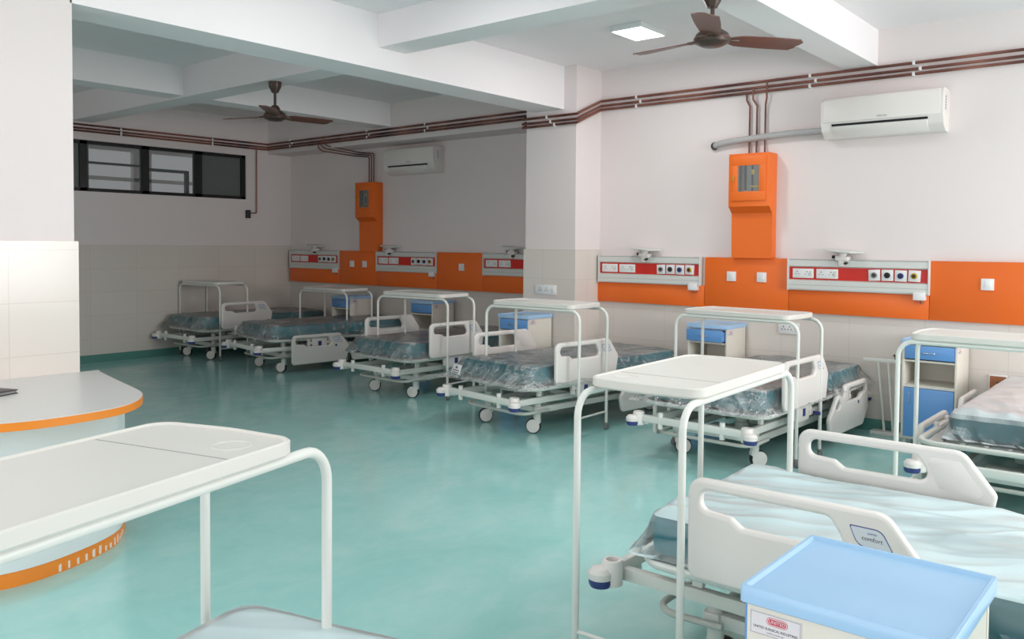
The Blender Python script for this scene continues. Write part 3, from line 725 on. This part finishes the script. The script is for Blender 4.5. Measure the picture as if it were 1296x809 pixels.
# ------------------------------------------------------------------ nurse counter, left
top_o = [(-5.13, 2.285), (-5.06, 2.262), (-4.65, 2.180), (-4.36, 2.126)] + [(-4.22, 2.093), (-4.122, 2.05), (-4.03, 1.985), (-3.96, 1.91), (-3.905, 1.81), (-3.877, 1.64), (-3.883, 1.47), (-3.925, 1.33), (-4.02, 1.12), (-4.16, 0.90), (-4.35, 0.70), (-5.13, 0.45)]
base_o = [(-5.13, 2.19), (-4.75, 2.18), (-4.50, 2.137), (-4.38, 2.07), (-4.271, 1.986), (-4.18, 1.845), (-4.11, 1.66), (-4.082, 1.51), (-4.093, 1.385), (-4.15, 1.2), (-4.28, 0.98), (-4.45, 0.8), (-5.13, 0.6)]
def smooth_poly(pts, n=4):
    out = []
    N = len(pts)
    for i in range(1, N-2):
        p0, p1, p2, p3 = [V((*pts[k], 0)) for k in (i-1, i, i+1, i+2)]
        for k in range(n):
            t = k/n; q = 0.5*((2*p1)+(p2-p0)*t+(2*p0-5*p1+4*p2-p3)*t*t+(3*p1-p0-3*p2+p3)*t**3); out.append((q.x, q.y))
    return [pts[0]]+out+[pts[-2], pts[-1]]
T_ = smooth_poly(top_o); B_ = smooth_poly(base_o)
def offs(pts, d):
    out = []; N = len(pts)
    for i in range(N):
        if abs(pts[i][0]+5.13) < 1e-4: out.append(pts[i]); continue
        a, b_ = V((*pts[i-1], 0)), V((*pts[(i+1) % N], 0)); t = (b_-a).normalized(); out.append((pts[i][0]-t.y*d, pts[i][1]+t.x*d))
    return out
desk = thing('nurse_counter', 'white curved nurse counter with orange edge bands, against the left column', 'counter', (-4.6, 1.5, 0))
def dput(name, mb, m, lab=None):
    me = mb.mesh(name, m)
    for v in me.vertices: v.co -= V((-4.6, 1.5, 0))
    return put(name, me, desk, label=lab)
dput('counter_top', MB().prism(T_, 0.745, 0.78, 'xy'), COUNTER)
dput('edge_band', MB().prism(offs(T_, 0.002), 0.740, 0.776, 'xy'), ORANGEB, 'orange edge band')
dput('counter_front', MB().prism(B_, 0.07, 0.741, 'xy'), COUNTERB)
kick = dput('kick_band', MB().prism(offs(B_, -0.004), 0.0, 0.07, 'xy'), ORANGEB, 'orange plinth band with worn white patches')
K_ = offs(B_, -0.0035); rng = random.Random(4)
b = MB()
for i in range(len(K_)-1):
    mx_ = (V((*K_[i], 0))+V((*K_[i+1], 0)))/2
    if 1.62 < mx_.y < 2.08 and mx_.x > -4.4:
        a, c = V((*K_[i], 0)), V((*K_[i+1], 0)); L = (c-a).length; d = (c-a).normalized(); nr = V((-d.y, d.x, 0))
        q = 0.008
        while q < L-0.02:
            w_ = rng.uniform(0.010, 0.018); h_ = rng.uniform(0.028, 0.05)
            p, e = a+d*q, a+d*(q+w_)
            for u_ in ():
                pass
            b = MB()
            vs = [b.bm.verts.new(z) for z in ((p.x+nr.x*.0012, p.y+nr.y*.0012, 0.006), (e.x+nr.x*.0012, e.y+nr.y*.0012, 0.006), (e.x+nr.x*.0012, e.y+nr.y*.0012, h_), (p.x+nr.x*.0012, p.y+nr.y*.0012, h_+rng.uniform(-.006, .006)))]
            vb = [b.bm.verts.new(v.co-nr*0.004) for v in vs]
            b.bm.faces.new(vs); b.bm.faces.new(vb[::-1])
            for k in range(4): j = (k+1) % 4; b.bm.faces.new((vs[k], vs[j], vb[j], vb[k]))
            q += w_+rng.uniform(0.018, 0.045)
            me = b.mesh('worn_patch', BRUSH, False)
            for v in me.vertices: v.co -= V((-4.6, 1.5, 0))
            put('worn_patch', me, kick, label='white worn patch')
nb = thing('notebook', 'dark flat notebook on the nurse counter, at the left frame edge', 'notebook', (-4.70, 1.57, 0.7805), 0.35)
put('cover', MB().box(-0.14, 0.10, -0.09, 0.06, 0, 0.004, 0.001).box(-0.14, 0.10, -0.09, 0.06, 0.016, 0.020, 0.001).box(-0.142, -0.136, -0.09, 0.06, 0.0, 0.02).mesh('cover', BLACK), nb)
put('pages', MB().box(-0.135, 0.095, -0.085, 0.055, 0.004, 0.016).mesh('pages', GREYINK, False), nb)

# ------------------------------------------------------------------ orange wall boards, bed-head units, switches
def board(x0, x1, z0_, z1_, y, label):
    cx, cz = (x0+x1)/2, z0_
    b = MB().box(x0-cx+0.001, x1-cx-0.001, 0, 0.035, 0, z1_-z0_, 0.0015)
    return put('wall_board', b.mesh('wall_board', ORANGE), None, (cx, y, cz), label=label, cat='wall panel', group='orange wall boards')
YB1, YB2 = 7.38, 7.775
ZB0, ZB1, ZB2 = 0.967, 1.172, 1.445
board(-4.99, -3.755, ZB0, ZB1, YB1, 'low orange board beneath the bed-head unit beside the pillar')
board(-3.753, -2.928, ZB0, ZB2, YB1, 'orange board with two switches below the near valve cabinet')
board(-2.926, -1.765, ZB0, ZB1, YB1, 'low orange board beneath the rightmost bed-head unit')
board(-1.763, 1.2, ZB0, ZB2, YB1, 'long orange board with one switch at the right edge')
board(-10.93, -9.73, ZB0, ZB1, YB2, 'low orange board beneath the farthest bed-head unit, by the left wall')
board(-9.728, -8.93, ZB0, ZB2, YB2, 'orange board with two switches below the far valve cabinet')
board(-8.928, -7.75, ZB0, ZB1, YB2, 'low orange board beneath the middle far bed-head unit')
board(-7.748, -6.95, ZB0, ZB2, YB2, 'orange board with one switch left of the pillar')
board(-6.948, -5.70, ZB0, ZB1, YB2, 'low orange board beneath the unit cut off by the pillar')

HB = {}
HL = 1.16
b = MB()
b.prism([(0.0, 0.0), (-0.075, 0.0), (-0.082, 0.012), (-0.082, 0.085), (-0.062, 0.092), (-0.062, 0.205), (-0.082, 0.212), (-0.082, 0.262), (-0.07, 0.275), (0.0, 0.275)], -HL/2, HL/2, 'yz')
HB['body'] = b.mesh('housing', ALU, False)
HB['cap'] = MB().box(-0.006, 0.006, -0.086, 0.0, -0.003, 0.278, 0.002).mesh('end_cap', ALU)
HB['red'] = MB().box(-HL/2+0.012, HL/2-0.012, -0.066, -0.058, 0.094, 0.203).mesh('red_strip', RED, False)
HB['slot'] = MB().box(-HL/2, HL/2, -0.0835, -0.08, 0.268, 0.271).box(-HL/2, HL/2, -0.0832, -0.08, 0.045, 0.047).mesh('trim_line', GREYR, False)
HB['sock'] = MB().box(-0.093, 0.093, -0.076, -0.064, 0.107, 0.190, 0.003).mesh('socket_plate', PLATE)
b = MB()
for cx in (-0.05, 0.035):
    for dx, dz in ((0, 0.013), (-0.014, -0.008), (0.014, -0.008)): b.cyl((cx+dx, -0.0775, 0.15+dz), (cx+dx, -0.075, 0.15+dz), 0.0048 if dz > 0 else 0.0036, seg=10)
HB['holes'] = b.mesh('socket_holes', BLACK, False)
HB['sw'] = MB().box(0.055, 0.082, -0.079, -0.075, 0.125, 0.172, 0.002).mesh('rocker', ALU)
HB['gas'] = MB().box(-0.046, 0.046, -0.078, -0.064, 0.102, 0.194, 0.002).mesh('gas_outlet', PLATE)
def gasring(m_): return MB().lathe([(0.024, -0.079), (0.024, -0.090), (0.016, -0.092), (0.012, -0.084), (0.003, -0.084)], c=(0, 0, 0.148), axis='y', seg=20).mesh('outlet_ring', m_)
HB['ring'] = [gasring(GREYR), gasring(DARK), gasring(NAVY), gasring(BRASS)]
HB['core'] = MB().cyl((0, -0.0935, 0.148), (0, -0.08, 0.148), 0.010, seg=12).mesh('outlet_core', BLACK)
HB['box'] = MB().box(0.47, 0.56, -0.105, -0.03, -0.045, 0.02, 0.004).mesh('pull_box', PLATE)
HB['cord'] = MB().cyl((0.53, -0.07, -0.075), (0.53, -0.07, -0.04), 0.012, seg=10).mesh('dark_plug', BROWN)
b = MB().prism([(-0.17, -0.04), (-0.12, -0.13), (0.09, -0.16), (0.17, -0.02), (0.10, 0.03), (-0.10, 0.03)], 0.0, 0.012, 'xy', 0.003)
HB['shelf'] = b.mesh('swivel_shelf', ALU)
b = MB().cyl((0, -0.06, -0.035), (0, -0.06, 0.0), 0.03, 0.045, seg=16).box(-0.05, 0.06, -0.10, -0.02, -0.075, -0.035, 0.008).box(-0.02, 0.025, -0.095, -0.07, -0.125, -0.07, 0.006)
HB['arm'] = b.mesh('shelf_bracket', ABS)
HB['knob'] = MB().cyl((-0.085, -0.06, -0.05), (-0.045, -0.06, -0.05), 0.014, seg=12).mesh('clamp_knob', BLACK); HB['knob2'] = MB().cyl((0.05, -0.13, -0.09), (0.05, -0.09, -0.09), 0.011, seg=12).mesh('clamp_knob', BLACK)
def headunit(x, y, label, shelf_dx=-0.05):
    t = thing('bed_head_unit', label, 'bed-head unit', (x, y, 1.17), 0, 'bed-head units on the wall')
    put('housing', HB['body'], t, label='white aluminium trunking'); put('end_cap', HB['cap'], t, (-HL/2, 0, 0)); put('end_cap', HB['cap'], t, (HL/2, 0, 0)); r_ = put('red_strip', HB['red'], t, label='red socket strip'); put('trim_line', HB['slot'], t)
    for cx in (-0.445, -0.235):
        p = put('socket_plate', HB['sock'], t, (cx, 0, 0)); put('socket_holes', HB['holes'], p); put('rocker', HB['sw'], p)
    for k, cx in enumerate((0.165, 0.265, 0.365, 0.465)):
        p = put('gas_outlet', HB['gas'], t, (cx, 0, 0.002*(k % 2)), (0, 0.03*(k-1.5), 0)); put('outlet_ring', HB['ring'][k], p); put('outlet_core', HB['core'], p)
    p = put('pull_box', HB['box'], t); put('dark_plug', HB['cord'], p)
    s = put('swivel_shelf', HB['shelf'], t, (shelf_dx, -0.03, 0.345), (R(4), R(4), 0)); put('shelf_bracket', HB['arm'], s); put('clamp_knob', HB['knob'], s); put('clamp_knob', HB['knob2'], s)
    return t
headunit(-4.372, 7.43, 'white and red bed-head unit beside the pillar, left of the near valve cabinet', -0.02)
headunit(-2.346, 7.43, 'white and red bed-head unit on the right, under the near air conditioner', -0.1)
headunit(-10.33, YF, 'white and red bed-head unit in the far corner by the left wall', 0.05)
headunit(-8.34, YF, 'white and red bed-head unit under the far air conditioner', -0.3)
headunit(-6.36, YF, 'white and red bed-head unit partly hidden by the pillar', -0.1)

SWP = MB().box(-0.045, 0.045, -0.012, 0, -0.045, 0.045, 0.003).mesh('plate', PLATE); SWR = MB().box(-0.018, 0.024, -0.016, -0.011, -0.026, 0.026, 0.002).mesh('rocker', PLATE)
def switch(x, y, z, label):
    t = thing('wall_switch', label, 'switch', (x, y, z), 0, 'white switches on the orange boards')
    put('plate', SWP, t); put('rocker', SWR, t)
switch(-3.475, YB1, 1.27, 'left white switch on the orange board below the near cabinet')
switch(-3.18, YB1, 1.27, 'right white switch on the orange board below the near cabinet')
switch(-1.35, YB1, 1.27, 'single white switch on the orange board at the right edge')
switch(-9.45, YB2, 1.26, 'left white switch on the orange board below the far cabinet')
switch(-9.18, YB2, 1.26, 'right white switch on the orange board below the far cabinet')
switch(-7.31, YB2, 1.26, 'single white switch on the orange board left of the pillar')

def socket(x, y, z, w_, label):
    t = thing('wall_socket', label, 'socket', (x, y, z), 0, 'white sockets on the tiles')
    put('plate', MB().box(-w_/2, w_/2, -0.012, 0, -0.05, 0.05, 0.003).mesh('plate', PLATE), t)
    b = MB()
    for cx in (-w_*0.25, w_*0.05):
        for dx, dz in ((0, 0.016), (-0.014, -0.008), (0.014, -0.008)): b.cyl((cx+dx, -0.0135, dz), (cx+dx, -0.011, dz), 0.0052, seg=10)
    put('socket_holes', b.mesh('socket_holes', BLACK, False), t)
    put('rocker', MB().box(w_*0.3, w_*0.42, -0.016, -0.011, -0.025, 0.025, 0.002).mesh('rocker', PLATE), t)
socket(-5.35, PY-0.015, 1.085, 0.27, 'white double socket on the front of the tiled pillar')
socket(-2.93, YN-0.015, 0.815, 0.19, 'white double socket on the tiles behind the bed under the cabinet')
t = thing('wall_box', 'small brown box set in the tiles behind the right edge bed', 'junction box', (-1.265, YN-0.015, 0.51))
put('frame', MB().box(-0.065, 0.065, -0.015, 0, -0.06, 0.06, 0.004).mesh('frame', PLATE), t); put('panel', MB().box(-0.055, 0.055, -0.02, -0.012, -0.05, 0.05, 0.003).mesh('panel', BROWN), t, label='brown panel')
put('knob', MB().cyl((0.0, -0.026, 0), (0, -0.018, 0), 0.008, seg=10).mesh('knob', BLACK), t)

# ------------------------------------------------------------------ orange valve cabinets
VC = {}
W2 = 0.195
out = [(0, 0.0), (-0.09, 0.0), (-0.09, 0.41), (-0.17, 0.47), (-0.17, 0.95), (0, 0.95)]
b = MB().prism(out[:], -W2, W2, 'yz', 0.004); VC['body'] = b.mesh('cabinet_body', ORANGEM)
b = MB()
b.box(-0.165, 0.165, -0.182, -0.168, 0.52, 0.605, 0.003).box(-0.165, 0.165, -0.182, -0.168, 0.84, 0.925, 0.003).box(-0.165, -0.10, -0.182, -0.168, 0.60, 0.845, 0.003).box(0.10, 0.165, -0.182, -0.168, 0.60, 0.845, 0.003)
VC['door'] = b.mesh('cabinet_door', ORANGEM)
VC['back'] = MB().box(-0.105, 0.105, -0.1735, -0.1705, 0.595, 0.85).mesh('window_backing', GREYR, False)
VC['pane'] = MB().box(-0.104, 0.104, -0.181, -0.179, 0.60, 0.845).mesh('window_pane', BOXGLASS, False)
b = MB()
for x in (-0.055, -0.02): b.cyl((x, -0.1755, 0.6), (x, -0.1755, 0.845), 0.0022 if False else 0.003, seg=8)
b.box(-0.088, -0.066, -0.177, -0.1735, 0.6, 0.845).box(-0.040, -0.022, -0.177, -0.1735, 0.6, 0.845).box(0.03, 0.048, -0.177, -0.1735, 0.6, 0.845)
VC['pipes'] = b.mesh('inner_pipes', COPPER, False)
b = MB()
b.box(0.025, 0.055, -0.1785, -0.174, 0.755, 0.80, 0.002).box(0.01, 0.09, -0.1785, -0.174, 0.64, 0.655, 0.002).box(-0.035, -0.015, -0.1785, -0.174, 0.60, 0.615)
VC['valve'] = b.mesh('brass_valves', BRASS)
VC['latch'] = MB().box(-0.148, -0.132, -0.192, -0.180, 0.71, 0.735, 0.002).box(-0.150, -0.134, -0.196, -0.190, 0.70, 0.755, 0.003).mesh('door_latch', BRASS)
def cabinet(x, y, label):
    t = thing('valve_cabinet', label, 'cabinet', (x, y, 1.445), 0, 'orange medical gas valve cabinets')
    put('cabinet_body', VC['body'], t); d = put('cabinet_door', VC['door'], t)
    put('window_backing', VC['back'], d); put('inner_pipes', VC['pipes'], d); put('brass_valves', VC['valve'], d); put('window_pane', VC['pane'], d); put('door_latch', VC['latch'], d, label='brass latch')
cabinet(-3.27, YN, 'orange steel valve cabinet on the near wall, with a small window')
cabinet(-9.07, YF, 'orange steel valve cabinet on the far wall, with a small dark window')

# ------------------------------------------------------------------ copper pipes
Zs = [(3.055, 2.872, 3.045, 3.0), (3.005, 2.822, 2.995, 2.958), (2.965, 2.785, 2.96, 2.925)]
nm_ = ('topmost of the three copper gas pipes along the walls', 'middle one of the three copper gas pipes along the walls', 'lowest of the three copper gas pipes along the walls')
PR = 0.0095
dropx = ((-3.195, 0.05), (-3.275, 0), (-3.345, 0))
for k, (za, zb_, zc, zd) in enumerate(Zs):
    t = thing('copper_pipe', nm_[k], 'pipe', (PX1, YN, za), 0, 'copper gas pipes along the walls')
    O = V((PX1, YN, za)); yo = YN-0.028
    run = [(XR, yo, za), (PX1+0.02, yo, za), (PX1+0.028, PY-0.028, zb_), (PX0-0.03, PY-0.028, zb_), (PX0-0.032, yo, zc), (XL+0.028, yo, zc), (XL+0.028, YB+.02, zd-0.003)]
    if k >= 0: run[-2] = (XL+0.028, yo, (zc+zd)/2)
    put('pipe_run', MB().tube([V(p)-O for p in run], PR, 10).mesh('pipe_run', COPPER), t)
    # drops to the near cabinet, with a small offset bend
    xd = dropx[k][0]; zt = za
    zj = 2.87 if k else 2.86
    dp = [(xd+0.03 if k == 0 else xd-0.02, yo-(0.02 if k < 2 else 0.0), zt), (xd+0.03 if k == 0 else xd-0.02, yo-0.02, 2.90), (xd+0.012, yo-0.0, 2.84), (xd+0.012, yo, 2.39)]
    dp[1] = (dp[0][0], dp[0][1], 2.90)
    put('pipe_drop', MB().tube(fillet([V(p)-O for p in dp], 0.02, 4), 0.0085, 10).mesh('pipe_drop', COPPER), t)
    # drops to the far cabinet: down the wall beam, across, then down again
    if k < 3:
        xf = -9.12+0.05*(2-k); xs = -9.72+0.06*(2-k)
        zj = 2.90-0.03*(k-1)
        dp = [(xs, yo-0.016, zc), (xs, yo-0.016, zj+0.02), (xs+0.08, yo-0.01, zj-0.03), (xs+0.30, YF-0.05, 2.83-0.02*k), (xf, YF-0.04, 2.80-0.02*k), (xf, YF-0.04, 2.39)]
        put('pipe_drop', MB().tube(fillet([V(p)-O for p in dp], 0.03, 4), 0.0085, 10).mesh('pipe_drop', COPPER), t)
    # clips
    b = MB()
    for x in (1.4, 0.2, -0.8, -1.93+0.05*(k == 1), -2.78+0.05*(k == 1), -4.55+0.05*(k == 1)):
        p = V((x, yo, za))-O; b.box(p.x-0.011, p.x+0.011, p.y-0.012, p.y+0.028, p.z-0.017, p.z+0.017, 0.003)
    for x in (-5.30, ): p = V((x+0.05*(k-1), PY-0.028, zb_))-O; b.box(p.x-0.011, p.x+0.011, p.y-0.012, p.y+0.028, p.z-0.017, p.z+0.017, 0.003)
    for x in (-5.95, -7.6, -8.7, -10.4): p = V((x+0.05*(k == 1), yo, zc))-O; b.box(p.x-0.011, p.x+0.011, p.y-0.012, p.y+0.028, p.z-0.017, p.z+0.017, 0.003)
    for y in (5.2, 6.5): p = V((XL+0.028, y, zd+(zc-zd)*0.1))-O; b.box(p.x-0.028, p.x+0.012, p.y-0.011, p.y+0.011, p.z-0.017, p.z+0.017, 0.003)
    put('pipe_clip', b.mesh('pipe_clip', PLATE), t, label='white plastic clips')
    if k == 2:
        dp = [(XL+0.04, 7.21, zd), (XL+0.04, 7.21, 1.99), (XL+0.04, 7.08, 1.985)]
        put('pipe_drop', MB().tube(fillet([V(p)-O for p in dp], 0.02, 4), 0.0085, 10).mesh('pipe_drop', COPPER), t)
        b = MB().box(0, 0.06, -0.03, 0.03, -0.06, 0.06, 0.008); me = b.mesh('pipe_valve', DARK)
        p = V((XL+0.002, 7.07, 1.97))-O
        put('pipe_valve', me, t, p, label='dark valve at the end of the drop')

# ------------------------------------------------------------------ split air conditioners
AC = {}
AW = 0.475
prof = fill2([(0.0, 0.0), (-0.10, 0.0), (-0.175, 0.055), (-0.20, 0.13), (-0.20, 0.30), (-0.175, 0.335), (0.0, 0.335)], [0.01, 0.05, 0.06, 0.05, 0.03, 0.02, 0.01], 5)
AC['case'] = MB().prism(prof, -AW, AW, 'yz', 0.012).mesh('casing', ABS)
AC['panel'] = MB().prism([(-0.185, 0.11), (-0.204, 0.13), (-0.204, 0.30), (-0.19, 0.325), (-0.18, 0.325), (-0.18, 0.11)], -AW+0.02, AW-0.02, 'yz', 0.003).mesh('front_panel', ABS)
AC['slot'] = MB().prism([(-0.194, 0.095), (-0.203, 0.112), (-0.17, 0.112), (-0.17, 0.095)], -AW+0.09, AW-0.11, 'yz').mesh('air_slot', BLACK, False)
AC['flap'] = MB().prism([(-0.120, 0.012), (-0.185, 0.058), (-0.199, 0.092), (-0.18, 0.092), (-0.16, 0.062), (-0.11, 0.024)], -AW+0.095, AW-0.115, 'yz', 0.002).mesh('louver_flap', ABS)
b = MB()
for k in range(2): b.box(AW+0.0005, AW+0.002, -0.13, -0.10, 0.16, 0.29)
AC['vent'] = b.mesh('rating_sticker', PLATE, False)
b = MB()
for k in range(5): b.box(AW+0.0015, AW+0.003, -0.125, -0.105, 0.175+0.022*k, 0.187+0.022*k)
AC['vtx'] = b.mesh('sticker_print', GREYINK, False)
AC['logo'] = text_mesh('VOLTAS', 0.022, GREYINK, 0.001)
def ac(x, y, label, logo=True):
    t = thing('air_conditioner', label, 'air conditioner', (x, y, 2.475), 0, 'split air conditioners')
    put('casing', AC['case'], t); f = put('front_panel', AC['panel'], t); put('air_slot', AC['slot'], t, label='dark air slot'); put('louver_flap', AC['flap'], t)
    put('logo_lettering', AC['logo'], f, (0.02, -0.2046, 0.15), (pi/2, 0, 0))
    s = put('rating_sticker', AC['vent'], t); put('sticker_print', AC['vtx'], s)
    return t
a = ac(-2.14, YN, 'white split air conditioner on the near wall with a grey hose')
O = V((-2.14, YN, 2.475))
hp = [(-2.60, YN-0.06, 2.56), (-2.9, YN-0.055, 2.56), (-3.2, YN-0.05, 2.548), (-3.5, YN-0.045, 2.53), (-3.62, YN-0.04, 2.515), (-3.665, YN-0.03, 2.505), (-3.68, YN+0.0, 2.50)]
b = MB(); pts = [V(p)-O for p in hp]
dense = []
for p, q in zip(pts, pts[1:]):
    n = max(1, int((q-p).length/0.03)); dense += [p+(q-p)*k/n for k in range(n)]
dense.append(pts[-1])
b.tube(dense, 0.029, 12); put('drain_hose', b.mesh('drain_hose', HOSE), a, label='grey wrapped hose running into the wall')
put('hose_collar', MB().cyl(V((-3.678, YN-0.035, 2.502))-O, V((-3.692, YN-0.0, 2.498))-O, 0.036, seg=14).mesh('hose_collar', DARK), a, label='dark hose end')
ac(-8.17, YF, 'white split air conditioner on the far wall, above the red and orange panels')

# ------------------------------------------------------------------ ceiling fans and light
FN = {}
FN['can'] = MB().lathe([(0.03, -0.10), (0.055, -0.05), (0.06, -0.01), (0.06, 0.0)], seg=20).mesh('ceiling_canopy', FANM)
FN['cup'] = MB().lathe([(0.03, 0.10), (0.045, 0.075), (0.05, 0.055), (0.018, 0.13)][:3], seg=20).mesh('rod_cup', FANM)
FN['mot'] = MB().lathe([(0.02, 0.065), (0.06, 0.055), (0.095, 0.03), (0.108, 0.0), (0.10, -0.022), (0.06, -0.042), (0.015, -0.046)], seg=32).mesh('motor', FANM)
FN['ring'] = MB().lathe([(0.1075, 0.006), (0.110, 0.004), (0.110, 0.0), (0.1075, -0.002)], seg=32).mesh('motor_band', FANB)
b = MB()
n = 14; bm_ = b.bm; T, B = [], []
for i in range(n+1):
    f = i/n; x = 0.10+0.48*f
    wd = 0.055+0.022*sin(min(f*1.3, 1)*pi*0.5)
    if f < 0.12: wd = 0.03+0.025*f/0.12
    if f > 0.93: wd *= (1-f)/0.07*0.45+0.55
    tw = -R(14)+R(5)*f
    for (s, lst) in ((1, T), (-1, B)):
        lst.append([bm_.verts.new((x+(0.03 if q > 0 and f > 0.9 else 0)*-1*(f-0.9)*10*0.5, q*wd*cos(tw), q*wd*sin(tw)+s*0.003+0.004*(1-q*q))) for q in (-1, -0.5, 0, 0.5, 1)])
for L_ in (T, B):
    for i in range(n):
        for q in range(4): bm_.faces.new((L_[i][q], L_[i+1][q], L_[i+1][q+1], L_[i][q+1]))
for i in range(n):
    for q in (0, 4): bm_.faces.new((T[i][q], T[i+1][q], B[i+1][q], B[i][q]))
for i in (0, n):
    for q in range(4): bm_.faces.new((T[i][q], T[i][q+1], B[i][q+1], B[i][q]))
FN['bld'] = b.mesh('blade', FANB)
FN['brk'] = MB().box(0.085, 0.17, -0.018, 0.018, -0.006, 0.006, 0.002).mesh('blade_bracket', FANM)
def fan(x, y, zt, zm, a0, label, sc=1.0, tint=None):
    t = thing('ceiling_fan', label, 'ceiling fan', (x, y, zm), 0, 'brown ceiling fans')
    put('ceiling_canopy', FN['can'], t, (0, 0, zt-zm)); put('down_rod', MB().cyl((0, 0, 0.05), (0, 0, zt-zm-0.02), 0.0125, seg=12).mesh('down_rod', FANM), t)
    m_ = put('motor', FN['mot'], t); put('motor_band', FN['ring'], m_); put('rod_cup', FN['cup'], t)
    for k in range(3):
        bl = put('blade', FN['bld'], t, (0, 0, 0), (0, 0, a0+k*2*pi/3)); bl.scale = (sc, sc, 1); put('blade_bracket', FN['brk'], bl)
fan(-2.345, 4.66, 3.072, 2.785, math.atan2(-0.90, 0.44)-0.06, 'brown ceiling fan close to the camera, beside the square ceiling light')
fan(-6.81, 4.68, 3.055, 2.735, math.atan2(-0.56, 0.82)-0.12, 'dark ceiling fan in the dim far bay')
t = thing('ceiling_light', 'square white lit panel light on the ceiling beside the near fan', 'ceiling light', (-3.77, 6.15, H))
put('frame', MB().box(-0.15, 0.15, -0.2, 0.2, -0.045, 0, 0.004).mesh('frame', PLATE), t); put('diffuser', MB().box(-0.138, 0.138, -0.188, 0.188, -0.048, -0.044).mesh('diffuser', LEDM, False), t, label='glowing white diffuser')
la = area('lamp_light', (-3.77, 6.15, H-0.052), (0, 0, -1), 0.26, 0.36, 16, (1.0, 0.99, 0.98))

# ------------------------------------------------------------------ thin white stand behind the bed under the cabinet
t = thing('metal_stand', 'thin white metal stand against the wall, left of the tall locker', 'stand', (-2.05, 7.32, 0))
put('top_bar', MB().box(-0.2, 0.2, -0.012, 0.012, 0.60, 0.63, 0.003).mesh('top_bar', WHITE), t)
for a_, c_ in ((-0.08, -0.02), (0.0, 0.05)): put('leg', MB().cyl((a_, 0, 0.61), (c_, 0, 0.02), 0.011, seg=10).mesh('leg', WHITE), t)
put('foot_plate', MB().box(-0.12, 0.2, -0.05, 0.05, 0.0, 0.03, 0.004).mesh('foot_plate', WHITE), t)
put('hook', MB().tube([(0.06, 0, 0.62), (0.06, -0.02, 0.66), (0.05, -0.03, 0.67)], 0.008, 8).mesh('hook', DARK), t)
